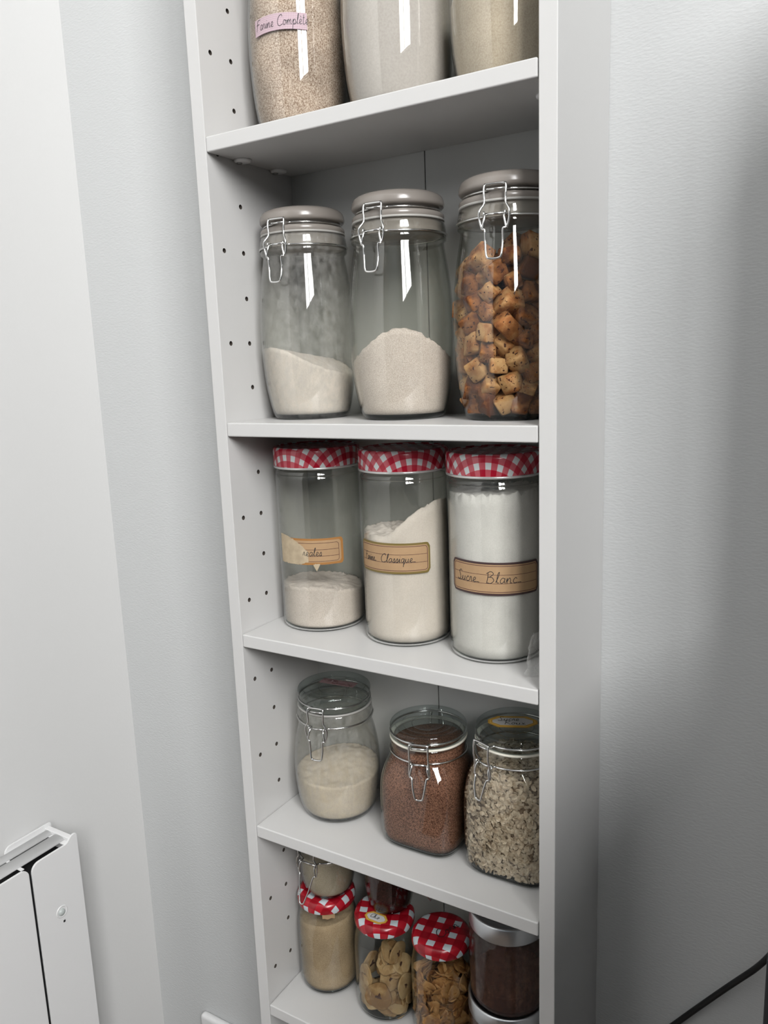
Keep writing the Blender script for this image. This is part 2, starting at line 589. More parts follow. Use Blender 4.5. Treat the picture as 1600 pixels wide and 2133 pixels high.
drilled_panel(-TH, 0.0, 0.0, 1)
drilled_panel(IW, IW + TH, IW, -1)
bpart('back_panel', box(0.0002, IW / 2 - 0.0007, DB, DB + 0.003, ZBOT + 0.06, ZTOP - TS), M_back)
bpart('back_panel', box(IW / 2 + 0.0007, IW - 0.0002, DB, DB + 0.003, ZBOT + 0.06, ZTOP - TS), M_back)
bpart('back_strip', box(IW / 2 - 0.006, IW / 2 + 0.006, DB + 0.0031, DB + 0.0045, ZBOT + 0.06, ZTOP - TS), M_hole)
bpart('top_panel', box(0, IW, 0, DB, ZTOP - TS, ZTOP - 0.0001, 0.0008), M_lam)
bpart('plinth', box(0, IW, 0.012, 0.027, ZBOT, ZBOT + 0.07, 0.0008), M_lam)
for i, z in enumerate(ZS + [-0.985, ZBOT + 0.085]):
    sh = bpart('shelf', box(0.0004, IW - 0.0012, 0.0003, DB - 0.0004, z - TS, z, 0.0014, 3), M_lam, smooth=False)
    for x, sx in ((0.0088, 1), (IW - 0.0095, -1)):
        for y in (0.0468, 0.1085):
            c = obj('shelf_support', lathe([(0, -0.0026), (0.0075, -0.0026), (0.0092, -0.0016), (0.0095, 0.0004), (0, 0.0004)], 28), M_white, sh, True, (x, y, z - TS - 0.0003))
            obj('screw', lathe([(0, -0.0036), (0.0030, -0.0036), (0.0034, -0.0024), (0, -0.0024)], 16), M_screw, sh, True, (x - 0.0035 * sx, y - 0.0015, z - TS - 0.0003))

# ------------------------------------------------------------------ radiator on the left wall
RX0, RX1, RYE, RZT, RZB, RYN = -0.360, -0.302, -0.034, -0.545, -1.20, -0.85
rd = thing('radiator', 'white electric panel radiator with slotted top fixed to the left wall', 'radiator', (-0.33, -0.44, RZB))


def rpart(name, bm, mat, smooth=False):
    o = obj(name, bm, mat, rd, smooth)
    o.location = (0.33, 0.44, -RZB)
    return o


def rounded_plate(x0, x1, y0, y1, z0, z1, ra, rb, seg=6):
    """upright plate in the YZ plane, upper corners rounded by ra (at y0) and rb (at y1)"""
    out = [(y0, z0)]
    for k in range(seg + 1):
        a = PI - k / seg * PI / 2
        out.append((y0 + ra + ra * math.cos(a), z1 - ra + ra * math.sin(a)))
    for k in range(seg + 1):
        a = PI / 2 - k / seg * PI / 2
        out.append((y1 - rb + rb * math.cos(a), z1 - rb + rb * math.sin(a)))
    out.append((y1, z0))
    bm = bmesh.new()
    A = [bm.verts.new((x0, y, z)) for y, z in out]
    B = [bm.verts.new((x1, y, z)) for y, z in out]
    bm.faces.new(A[::-1])
    bm.faces.new(B)
    n = len(out)
    for i in range(n):
        bm.faces.new((A[i], A[(i + 1) % n], B[(i + 1) % n], B[i]))
    bmesh.ops.recalc_face_normals(bm, faces=bm.faces)
    bmesh.ops.bevel(bm, geom=[e for e in bm.edges if abs(e.verts[0].co.x - e.verts[1].co.x) < 1e-6], offset=0.0007, segments=2, affect='EDGES')
    return bm


rpart('rear_flange', rounded_plate(RX0, RX0 + 0.0025, -0.108, RYE, RZT - 0.07, RZT, 0.011, 0.004), M_white)
DT = RZT - 0.0085         # level of the slotted deck


def control_outline():
    """front plate whose top edge sweeps up to a tab at the far end"""
    y0, y1 = -0.1065, RYE
    out = [(y0, RZB)]
    for k in range(7):
        a = PI - k / 6 * PI / 2
        out.append((y0 + 0.012 + 0.012 * math.cos(a), DT - 0.012 + 0.012 * math.sin(a)))
    for k in range(7):
        t = k / 6
        out.append((y1 - 0.020 + 0.014 * t, DT + (RZT - DT) * t * t * (3 - 2 * t)))
    for k in range(5):
        a = PI / 2 - k / 4 * PI / 2
        out.append((y1 - 0.004 + 0.004 * math.cos(a), RZT - 0.004 + 0.004 * math.sin(a)))
    out.append((y1, RZB))
    return out


def plate_from(out, x0, x1):
    bm = bmesh.new()
    A = [bm.verts.new((x0, y, z)) for y, z in out]
    B = [bm.verts.new((x1, y, z)) for y, z in out]
    bm.faces.new(A[::-1])
    bm.faces.new(B)
    n = len(out)
    for q in range(n):
        bm.faces.new((A[q], A[(q + 1) % n], B[(q + 1) % n], B[q]))
    bmesh.ops.recalc_face_normals(bm, faces=bm.faces)
    bmesh.ops.bevel(bm, geom=[e for e in bm.edges if abs(e.verts[0].co.x - e.verts[1].co.x) < 1e-6], offset=0.0006, segments=2, affect='EDGES')
    return bm


rpart('control_panel', plate_from(control_outline(), RX1 - 0.003, RX1), M_white)
rpart('front_panel', rounded_plate(RX1 - 0.003, RX1, RYN, -0.1105, RZB, DT, 0.012, 0.012), M_white)
rpart('inner_body', box(RX0 + 0.004, RX1 - 0.0045, RYN + 0.01, -0.048, RZB + 0.02, RZT - 0.024), M_black)  # black colour stands for the darkness inside the casing
rpart('end_panel', box(RX0 + 0.0026, RX1 - 0.0031, RYE - 0.012, RYE - 0.004, RZB, RZT - 0.004, 0.001), M_white)
rpart('mounting_bracket', box(XL + 0.0005, RX0 - 0.0002, -0.09, -0.05, RZT - 0.065, RZT - 0.02), M_white)
rpart('mounting_bracket', box(XL + 0.0005, RX0 + 0.003, -0.80, -0.74, RZT - 0.10, RZT - 0.04), M_white)


def arch_bar(x0, x1, y0, y1, z, h):
    """thin pressed ridge running along the top"""
    n = 10
    up = [(x0 + (x1 - x0) * k / n, z + 0.0006 + h * math.sin(PI * k / n) ** 0.6) for k in range(n + 1)]
    sec = up + [(x1, z), (x0, z)]
    bm = bmesh.new()
    A = [bm.verts.new((x, y0, zz)) for x, zz in sec]
    B = [bm.verts.new((x, y1, zz)) for x, zz in sec]
    m = len(sec)
    bm.faces.new(A)
    bm.faces.new(B[::-1])
    for q in range(m):
        bm.faces.new((A[q], B[q], B[(q + 1) % m], A[(q + 1) % m]))
    return bm


G1, G2 = RX0 + 0.0215, RX1 - 0.0105
rpart('grille_bar', arch_bar(RX0 + 0.004, G1 - 0.0016, RYN + 0.01, -0.0465, DT - 0.0006, 0.0040), M_white, True)
rpart('grille_bar', arch_bar(G1 + 0.0016, G2 - 0.0005, RYN + 0.01, -0.0465, DT - 0.0006, 0.0040), M_white, True)
rpart('grille_lip', box(RX0 + 0.0026, RX0 + 0.0042, RYN + 0.01, -0.0465, DT - 0.0012, DT), M_white)
for x0, x1, ya in ((G1 - 0.0020, G1 + 0.0020, -0.0525), (G2 - 0.0010, RX1 - 0.0031, -0.0545)):
    rpart('grille_bridge', box(x0, x1, ya, -0.0465, DT - 0.0010, DT - 0.0001), M_white)
    y = ya - 0.0600
    while y > RYN + 0.08:
        rpart('grille_bridge', box(x0, x1, y - 0.0048, y, DT - 0.0010, DT - 0.0001), M_white)
        y -= 0.0648
rpart('sensor_bowl', lathe([(0.0008, -0.0006), (0.0052, -0.0006), (0.0070, 0.0003), (0.0078, 0.0008), (0.0086, 0.0003), (0.0088, -0.0004)], 32), M_white, True)
sb_ = bpy.context.scene.objects['sensor_bowl']
sb_.rotation_euler = (0, PI / 2, 0)
sb_.location = (RX1 + 0.0002 + 0.33, -0.071 + 0.44, -0.645 - RZB)
so = rpart('sensor_lens', lathe([(0.0050, 0.0), (0.0046, 0.0018), (0.003, 0.0030), (0, 0.0034)], 24), plain('grey_lens', (0.42, 0.45, 0.44), 0.25), True)
so.rotation_euler = (0, PI / 2, 0)
so.location = (RX1 + 0.33, -0.0715 + 0.44, -0.6455 - RZB)
rpart('indicator_slot', box(RX1 - 0.001, RX1 + 0.0004, -0.0705, -0.0675, -0.6625, -0.6595), M_black)

# white box low on the back wall
wb = tag(obj('wall_box', box(-0.278, -0.10, YB - 0.014, YB - 0.0003, -1.075, -0.967, 0.006, 4), M_white), 'white plastic box with rounded corner fixed low on the wall left of the bookcase', 'wall box')

# dark cabinet beside the bookcase, only its edge in view; its unseen bulk is shaped to keep the window light off the lower wall
cb = thing('side_cabinet', 'dark cabinet at the right edge, below the black cable', 'cabinet', (0.9, -0.05, ZF))
CX0, CX1, CY0, CZ1 = 0.5880, 1.25, -0.45, -0.12


def cpart(name, bm, mat):
    o = obj(name, bm, mat, cb, False)
    o.location = (-0.9, 0.05, -ZF)
    return o


cpart('body', box(CX0, CX1, CY0 + 0.02, 0.07, ZF, CZ1 - 0.02, 0.002), M_dark)
cpart('added_shade_block', box(0.625, CX1, -0.07, 0.069, CZ1 + 0.0002, 0.41, 0.002), M_dark)  # unseen block added to shade the wall higher up
cpart('top_board', box(CX0, CX1, CY0, 0.07, CZ1 - 0.0195, CZ1, 0.002), M_dark)
cpart('back_post', box(0.5562, 0.62, 0.0705, 0.100, ZF, -0.478, 0.001), M_dark)
for k in range(2):
    w = (CX1 - CX0) / 2
    d = cpart('door', box(CX0 + k * w + 0.0005, CX0 + (k + 1) * w - 0.002, CY0, CY0 + 0.0195, ZF + 0.06, CZ1 - 0.023, 0.002), M_dark)
    obj('handle', box(CX0 + w - 0.05 + k * 0.09, CX0 + w - 0.04 + k * 0.09, CY0 - 0.025, CY0 - 0.0005, -0.45, -0.28, 0.003), M_steel, d)

# black cable
cpts = catmull([(0.40, 0.1435, -0.742), (0.4472, 0.1435, -0.6753), (0.4653, 0.1425, -0.6504), (0.4893, 0.139, -0.6153), (0.5123, 0.134, -0.5811), (0.5287, 0.128, -0.5556), (0.5433, 0.12, -0.531), (0.555, 0.108, -0.5042), (0.5654, 0.094, -0.4740), (0.577, 0.098, -0.442), (0.592, 0.112, -0.415), (0.62, 0.122, -0.40), (0.66, 0.124, -0.395)], 6)
tag(obj('power_cable', tube(cpts, 0.0031, 10), M_cable), 'black cable running diagonally down the wall at lower right', 'cable')

# ------------------------------------------------------------------ writing
GL = {
    'F': (.62, [[(.05, .0), (.14, .5), (.2, .95), (.62, 1.0)], [(.0, .55), (.25, .6), (.5, .6)]]),
    'C': (.72, [[(.62, .80), (.5, 1.0), (.22, .85), (.06, .42), (.2, .05), (.45, .0), (.72, .12)]]),
    'S': (.62, [[(.55, .85), (.38, 1.0), (.2, .82), (.34, .5), (.42, .2), (.2, .0), (.0, .12)], [(.0, .12), (.3, .0), (.62, .06)]]),
    'B': (.72, [[(.1, .0), (.14, .5), (.12, .95)], [(.0, .85), (.3, 1.05), (.52, .85), (.3, .58), (.15, .55), (.45, .52), (.6, .25), (.4, .0), (.1, .05)]]),
    'R': (.66, [[(.1, .0), (.14, .5), (.16, .95)], [(.02, .8), (.35, 1.02), (.5, .8), (.3, .52), (.15, .5), (.4, .25), (.66, .0)]]),
    'Q': (.72, [[(.45, .95), (.15, .8), (.06, .35), (.3, .0), (.58, .25), (.6, .75), (.45, .95)], [(.3, .2), (.5, .0), (.74, -.06)]]),
    'a': (.46, [[(.36, .42), (.18, .48), (.04, .22), (.16, .0), (.33, .2), (.38, .46), (.35, .12), (.46, .04)]]),
    'b': (.42, [[(.0, .08), (.16, .6), (.2, 1.0), (.1, .8), (.1, .1), (.24, .0), (.34, .25), (.22, .42), (.14, .3)]]),
    'c': (.38, [[(.33, .38), (.2, .48), (.05, .25), (.14, .02), (.38, .08)]]),
    'e': (.38, [[(.0, .1), (.24, .25), (.28, .42), (.16, .48), (.06, .25), (.16, .02), (.38, .08)]]),
    'g': (.46, [[(.36, .42), (.18, .48), (.04, .22), (.16, .0), (.33, .2), (.38, .46), (.36, -.2), (.22, -.5), (.08, -.3), (.46, .06)]]),
    'h': (.46, [[(.0, .06), (.16, .6), (.18, 1.0), (.08, .85), (.08, .0)], [(.08, .2), (.22, .46), (.33, .3), (.33, .05), (.46, .06)]]),
    'i': (.24, [[(.0, .08), (.12, .46), (.1, .08), (.24, .06)], [(.13, .68), (.15, .73)]]),
    'k': (.44, [[(.0, .06), (.16, .6), (.18, 1.0), (.08, .85), (.08, .0)], [(.36, .46), (.12, .22), (.28, .1), (.44, .04)]]),
    'l': (.26, [[(.0, .08), (.16, .6), (.2, 1.0), (.1, .8), (.09, .12), (.26, .06)]]),
    'm': (.66, [[(.0, .1), (.06, .46), (.07, .0)], [(.07, .2), (.2, .48), (.28, .3), (.28, .0)], [(.28, .2), (.42, .48), (.5, .3), (.5, .05), (.66, .06)]]),
    'n': (.46, [[(.0, .1), (.06, .46), (.07, .0)], [(.07, .2), (.22, .48), (.32, .3), (.32, .05), (.46, .06)]]),
    'o': (.44, [[(.3, .42), (.14, .46), (.04, .2), (.18, .0), (.34, .22), (.26, .44), (.44, .36)]]),
    'p': (.44, [[(.0, .15), (.1, .46), (.08, -.5)], [(.09, .25), (.24, .48), (.36, .25), (.22, .0), (.1, .1)], [(.22, .0), (.44, .08)]]),
    'q': (.46, [[(.34, .42), (.16, .48), (.04, .22), (.16, .0), (.31, .2), (.36, .46), (.33, -.5)], [(.33, -.3), (.46, .06)]]),
    'r': (.34, [[(.0, .08), (.1, .48), (.2, .42), (.24, .1), (.34, .06)]]),
    's': (.32, [[(.0, .06), (.18, .48), (.26, .2), (.14, .0), (.05, .08)], [(.14, .0), (.32, .06)]]),
    't': (.30, [[(.1, .9), (.1, .1), (.2, .0), (.30, .06)], [(.0, .6), (.24, .62)]]),
    'u': (.46, [[(.0, .1), (.06, .44), (.06, .12), (.18, .0), (.32, .2), (.34, .46), (.33, .1), (.46, .04)]]),
    'x': (.44, [[(.02, .44), (.14, .4), (.26, .06), (.44, .06)], [(.36, .46), (.04, .02)]]),
    '`': (.0, [[(-.30, .78), (-.18, .62)]]),
    '~': (.30, [[(.0, .06), (.3, .05)]]),
    ' ': (.38, []),
}


def strokes(text):
    x = 0.0
    out = []
    for ch in text:
        w, ss = GL[ch]
        for s in ss:
            out.append([(x + a, b) for a, b in s])
        x += w + (0.03 if ch != '`' else 0.0)
    return out, x


def writing(name, text, mapper, size, s0, t0, width, mat, parent, slant=0.12, wide=1.0, rise=0.0):
    """ink ribbons laid on a surface; mapper(s, t) -> (point, normal)"""
    bm = bmesh.new()
    ss, _ = strokes(text)
    for st in ss:
        P2 = catmull([(p[0], p[1], 0) for p in st], 6)
        pts, nrm = [], []
        for p in P2:
            a, n = mapper(s0 + (p.x * wide + p.y * slant) * size, t0 + p.y * size + rise * p.x * size)
            pts.append(Vector(a) + Vector(n) * 0.00012)
            nrm.append(Vector(n))
        N = len(pts)
        prev = None
        for i in range(N):
            t = (pts[min(i + 1, N - 1)] - pts[max(i - 1, 0)])
            if t.length < 1e-9:
                continue
            sd = t.normalized().cross(nrm[i]) * width / 2
            cur = (bm.verts.new(pts[i] - sd), bm.verts.new(pts[i] + sd))
            if prev:
                bm.faces.new((prev[0], prev[1], cur[1], cur[0]))
            prev = cur
    return obj(name, bm, mat, parent, False)


def cyl_map(R, a0, z0):
    """local jar frame; angle from -Y towards +X"""
    def f(s, t):
        a = a0 + s / R
        return (R * math.sin(a), -R * math.cos(a), z0 + t), (math.sin(a), -math.cos(a), 0)
    return f


def plane_map(o, ang):
    c, s_ = math.cos(ang), math.sin(ang)

    def f(s, t):
        return (o[0] + c * s - s_ * t, o[1] + s_ * s + c * t, o[2]), (0, 0, 1)
    return f


def sheet(name, mapper, s0, s1, lo, hi, mat, parent, th=0.00015, n=40, uv=False):
    """thin curved patch between height functions lo(s), hi(s), with real thickness"""
    bm = bmesh.new()
    rows = []
    for i in range(n + 1):
        s = s0 + (s1 - s0) * i / n
        a, b = lo(s), hi(s)
        r = []
        for t in (a, b):
            p, nn = mapper(s, t)
            r += [bm.verts.new(Vector(p) - Vector(nn) * 0.00005), bm.verts.new(Vector(p) + Vector(nn) * th)]
        rows.append((r, s, a, b))
    uvd = {}
    for r, s, a, b in rows:
        for v, t in zip(r, (a, a, b, b)):
            uvd[v] = (s, t)
    for (A, *_), (B, *_) in zip(rows[:-1], rows[1:]):
        bm.faces.new((A[1], B[1], B[3], A[3]))
        bm.faces.new((A[0], A[2], B[2], B[0]))
        bm.faces.new((A[0], B[0], B[1], A[1]))
        bm.faces.new((A[2], A[3], B[3], B[2]))
    bm.faces.new((rows[0][0][0], rows[0][0][1], rows[0][0][3], rows[0][0][2]))
    r = rows[-1][0]
    bm.faces.new((r[0], r[2], r[3], r[1]))
    if uv:
        ul = bm.loops.layers.uv.new('sheet')
        for f in bm.faces:
            for l in f.loops:
                l[ul].uv = uvd[l.vert]
    return obj(name, bm, mat, parent, False)


def rr_funcs(s0, s1, h0, h1, rc):
    """lower/upper edge of a rounded rectangle as functions of s"""
    def cut(s):
        d = min(s - s0, s1 - s)
        if d >= rc: return 0.0
        d = max(0.0, d)
        return rc - math.sqrt(max(0.0, rc * rc - (rc - d) ** 2))
    return (lambda s: h0 + cut(s)), (lambda s: h1 - cut(s))


def kraft_label(jar, R, a0, a1, z0, z1, border, text_list, slope=0.0):
    """old-fashioned jar label: dark border, kraft paper, printed frame and ruled lines, handwriting"""
    w = R * (a1 - a0)
    h = z1 - z0
    mp0 = cyl_map(R + 0.0003, a0, z0)
    mp = lambda s, t: mp0(s, t + slope * s)
    lo, hi = rr_funcs(0, w, 0, h, 0.0045)
    lab = sheet('label', mp, 0, w, lo, hi, border, jar)
    e = 0.0022
    lo, hi = rr_funcs(e, w - e, e, h - e, 0.0035)
    m2 = lambda s, t: ((lambda p, n: (tuple(Vector(p) + Vector(n) * 0.00022), n))(*mp(s, t)))
    sheet('paper', m2, e, w - e, lo, hi, M_kraft, lab)
    m3 = lambda s, t: ((lambda p, n: (tuple(Vector(p) + Vector(n) * 0.00042), n))(*mp(s, t)))
    # printed frame: closed rounded-rectangle line
    e2 = 0.0036
    rc = 0.0030
    path = []
    for cx, cy, st in ((w - e2 - rc, h - e2 - rc, 0), (e2 + rc, h - e2 - rc, 1), (e2 + rc, e2 + rc, 2), (w - e2 - rc, e2 + rc, 3)):
        for k in range(6):
            a = st * PI / 2 + k / 5 * PI / 2
            path.append((cx + rc * math.cos(a), cy + rc * math.sin(a)))
    dense = []
    for (a, b) in zip(path, path[1:] + path[:1]):
        m = max(1, int(math.dist(a, b) / 0.003))
        for k in range(m):
            dense.append((a[0] + (b[0] - a[0]) * k / m, a[1] + (b[1] - a[1]) * k / m))
    bm = bmesh.new()
    N = len(dense)
    vs = []
    for i in range(N):
        p, nn = m3(*dense[i])
        t = Vector(m3(*dense[(i + 1) % N])[0]) - Vector(m3(*dense[i - 1])[0])
        sd = t.normalized().cross(Vector(nn)) * 0.00032
        vs.append((bm.verts.new(Vector(p) - sd), bm.verts.new(Vector(p) + sd)))
    for i in range(N):
        A, B = vs[i], vs[(i + 1) % N]
        bm.faces.new((A[0], A[1], B[1], B[0]))
    obj('frame_line', bm, M_print, lab, False)
    for k in (1, 2):
        t = e2 + (h - 2 * e2) * k / 3
        sheet('ruled_line', m3, e2, w - e2, lambda s, t=t: t - 0.0002, lambda s, t=t: t + 0.0002, M_print, lab, th=0.00004)
    for (txt, s0, size, wide) in text_list:
        writing('handwriting', txt, m3, size, s0, e2 + (h - 2 * e2) / 3 + 0.0003, 0.00062, M_ink, lab, wide=wide)
    return lab


def octagon_label(parent, o, ang, L, H, lines, z):
    """small eight-sided sticker with an amber border lying flat on a lid"""
    mp = plane_map((o[0], o[1], z), ang)

    def octa(name, l, h, c, mat, par, up):
        f = lambda s: (lambda d: 0 if d >= c else (c - max(0, d)))(min(s + l / 2, l / 2 - s))
        m = lambda s, t: ((mp(s, t)[0][0], mp(s, t)[0][1], z + up), (0, 0, 1))
        return sheet(name, m, -l / 2, l / 2, lambda s: -h / 2 + f(s) * h * 0.5 / c * 0.7, lambda s: h / 2 - f(s) * h * 0.5 / c * 0.7, mat, par, th=0.0001)
    lab = octa('label', L, H, L * 0.2, M_gold, parent, 0.0)
    octa('border_line', L * 0.93, H * 0.86, L * 0.185, M_gold2, lab, 0.0001)
    octa('border_line', L * 0.87, H * 0.76, L * 0.175, M_gold, lab, 0.0002)
    octa('paper', L * 0.82, H * 0.66, L * 0.165, M_paper, lab, 0.0003)
    for (txt, s0, t0, size, wide) in lines:
        writing('handwriting', txt, lambda s, t: ((mp(s, t)[0][0], mp(s, t)[0][1], z + 0.0004), (0, 0, 1)), size, s0, t0, 0.0007, M_ink, lab, wide=wide)
    return lab


# ------------------------------------------------------------------ jars
def glass_body(parent, prof, t=0.0014, tb=0.005, mat=None, n=80, name='glass_body'):
    """hollow jar: outer wall, rim, inner wall, thick floor (a separate darker base piece)"""
    mat = mat or M_glass
    outer = prof
    inner = []
    for (r, z, q) in outer:
        if z > tb:
            inner.append((max(0.002, r - t), z, q))
    rb, qb = interp(prof, tb)
    inner.insert(0, (rb - t - 0.0005, tb, qb))
    bm = lathe([(0, outer[0][1] + 0.001, 2)] + list(outer) + list(reversed(inner)) + [(0, tb, 2)], n)
    g = obj(name, bm, mat, parent)
    return g


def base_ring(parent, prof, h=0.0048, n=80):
    """thick foot of the glass, its dark reflections put into the tint"""
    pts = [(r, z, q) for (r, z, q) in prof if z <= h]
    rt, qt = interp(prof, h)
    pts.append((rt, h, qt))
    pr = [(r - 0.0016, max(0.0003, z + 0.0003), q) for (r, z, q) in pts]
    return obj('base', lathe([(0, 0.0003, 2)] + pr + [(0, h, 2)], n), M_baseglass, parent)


def fill(name, label, prof, loc, H, mat, t=0.0014, tb=0.0056, n=160, rings=22, lump=0.0, cat='food', kind='stuff', rim_noise=0.0):
    """powder filling the inside of a jar up to a surface height H(x, y)"""
    bm = bmesh.new()
    cols = []
    g = 0.00045

    def R(z, a):
        r, q = interp(prof, z)
        return (r - t - g) * rad(a, q)
    for k in range(n):
        a = 2 * PI * k / n
        r0 = R(0.06, a)
        h = max(tb + 0.004, H(r0 * math.cos(a), r0 * math.sin(a)) + rim_noise * (mnoise.noise(Vector((math.cos(a) * 9, math.sin(a) * 9, 3.3))) + 0.8 * mnoise.noise(Vector((math.cos(a) * 34, math.sin(a) * 34, 7.3)))))
        col = []
        m = 14
        for i in range(m + 1):
            z = tb + (h - tb) * i / m
            rr = R(z, a)
            if i == 0:
                rr *= 0.97
            col.append(bm.verts.new((rr * math.cos(a), rr * math.sin(a), z)))
        re = R(h, a)
        for j in range(rings - 1, 0, -1):
            f = j / rings
            x, y = re * f * math.cos(a), re * f * math.sin(a)
            w = 1 - f ** 6
            hz = H(x, y) * w + h * (1 - w) + lump * mnoise.noise(Vector((x * 130, y * 130, 1.7)))
            col.append(bm.verts.new((x, y, hz)))
        cols.append(col)
    top = bm.verts.new((0, 0, H(0, 0)))
    bot = bm.verts.new((0, 0, tb))
    for k in range(n):
        A, B = cols[k], cols[(k + 1) % n]
        for i in range(len(A) - 1):
            bm.faces.new((A[i], B[i], B[i + 1], A[i + 1]))
        bm.faces.new((A[-1], B[-1], top))
        bm.faces.new((A[0], bot, B[0]))
    o = obj(name, bm, mat, None, True, loc)
    return tag(o, label, cat, kind=kind)


def rot_pts(pts, ang):
    c, s = math.cos(ang), math.sin(ang)
    return [Vector((p[0] * c - p[1] * s, p[0] * s + p[1] * c, p[2])) for p in pts]


def clip(jar, ang, rl, zl, rn, zn, lever=0.036, dl=0.008, kink=True, wb=0.0062, wt=0.0085, wire=0.00105, open_out=0.0):
    """swing-top fittings: wire round the lid, wire round the neck, link and lever at the front. Front is -Y turned by ang."""
    def ring(r, z, a0, a1, n=56):
        return [(r * math.sin(a0 + (a1 - a0) * k / n), -r * math.cos(a0 + (a1 - a0) * k / n), z) for k in range(n + 1)]
    # wire round the lid with its bracket
    g = math.asin(0.0085 / rl)
    pts = ring(rl, zl, g, 2 * PI - g)
    br = [(-0.0085, -(rl + 0.004), zl + 0.0005), (-0.0085, -(rl + 0.0085), zl - 0.001), (0.0085, -(rl + 0.0085), zl - 0.001), (0.0085, -(rl + 0.004), zl + 0.0005)]
    obj('lid_wire', tube(rot_pts(pts + br, ang), wire, 8, closed=True), M_steel, jar)
    # wire round the neck with two eyes
    g = math.asin(min(0.9, wt / rn))
    pts = [(wt, -(rn + 0.0045), zn + 0.001), (wt + 0.001, -(rn + 0.002), zn)] + ring(rn, zn, g + 0.03, 2 * PI - g - 0.03) + [(-wt - 0.001, -(rn + 0.002), zn), (-wt, -(rn + 0.0045), zn + 0.001)]
    obj('neck_wire', tube(rot_pts(pts, ang), wire, 8), M_steel, jar)
    # link from lever up over the bracket
    yo = rl + 0.0098
    yn = rn + 0.0068
    if kink:
        half = [(wt + 0.0028, -yn, zn - 0.0125), (wt + 0.0050, -yn, zn - 0.004), (wt + 0.0050, -(yn + 0.0006), zn + 0.0035),
                (wt + 0.0012, -yo, zn + 0.0105), (wt + 0.0016, -yo, zl - 0.003), (wt + 0.0012, -(yo - 0.0012), zl + 0.0025), (wt - 0.0010, -(yo - 0.002), zl + 0.0034)]
    else:
        half = [(wt + 0.0030, -yn, zn - 0.0115), (wt + 0.0028, -yn, zn - 0.004), (wt + 0.0022, -(yn + 0.0006), zn + 0.004),
                (wt + 0.0020, -yo, zn + 0.010), (wt + 0.0020, -yo, zl - 0.003), (wt + 0.0018, -(yo - 0.0006), zl + 0.0028), (wt - 0.0002, -(yo - 0.001), zl + 0.0036)]
    path = half + [(-x, y, z) for x, y, z in half[::-1]]
    latch = obj('latch', tube(rot_pts(catmull(path, 3), ang), wire, 8), M_steel, jar)
    # pivot bar between the eyes
    obj('pivot', tube(rot_pts([(-wt - 0.001, -(rn + 0.0045), zn + 0.0008), (wt + 0.001, -(rn + 0.0045), zn + 0.0008)], ang), wire * 1.1, 8), M_steel, latch)
    for s in (-1, 1):
        loop = [(s * (wt + 0.0012), -(rn + 0.0045) + 0.0022 * math.cos(a), zn + 0.0008 + 0.0022 * math.sin(a)) for a in np.linspace(0, 2 * PI, 13)[:-1]]
        obj('eye', tube(rot_pts(loop, ang), wire * 0.9, 6, closed=True), M_steel, latch)
    # lever: hooks under the eyes, then a long hairpin resting on the shoulder
    hk = [(wt, -(rn + 0.0045), zn + 0.001), (wt + 0.0006, -(rn + 0.0072), zn - 0.0035), (wt + 0.0022, -(rn + 0.0078), zn - 0.0120), (wt - 0.0002, -(rn + 0.0090), zn - 0.0130)]
    q = (wt + wb) / 2
    o2 = open_out
    half = hk + [(q + 0.0006, -(rn + dl + o2 * 0.5), zn - lever * 0.62), (wb + 0.0006, -(rn + dl + 0.0015 + o2 * 0.9), zn - lever * 0.93), (wb * 0.62, -(rn + dl + 0.0015 + o2), zn - lever)]
    path = half + [(-x, y, z) for x, y, z in half[::-1]]
    obj('lever', tube(rot_pts(catmull(path, 4), ang), wire, 8), M_steel, jar)
    # hinge at the back
    hb = [(-0.008, rn, zn), (-0.008, rn + 0.004, zn + 0.004), (-0.006, rl + 0.005, zl), (0.006, rl + 0.005, zl), (0.008, rn + 0.004, zn + 0.004), (0.008, rn, zn)]
    obj('hinge', tube(rot_pts(hb, ang), wire, 8), M_steel, jar)


PA0 = [(0.0385, 0.0, 2), (0.0425, 0.0015, 2), (0.0452, 0.006, 2), (0.0485, 0.018, 2), (0.0522, 0.040, 2), (0.0543, 0.066, 2), (0.0550, 0.092, 2),
       (0.0545, 0.112, 2), (0.0530, 0.132, 2), (0.0510, 0.149, 2), (0.0488, 0.163, 2), (0.0472, 0.172, 2), (0.0466, 0.176, 2)]
COLLAR = [(0.0470, 0.1775, 2), (0.0488, 0.1790, 2), (0.0492, 0.1812, 2), (0.0482, 0.1830, 2), (0.0480, 0.1842, 2), (0.0490, 0.1856, 2), (0.0490, 0.1880, 2), (0.0482, 0.1935, 2), (0.0474, 0.1965, 2), (0.0466, 0.1972, 2)]


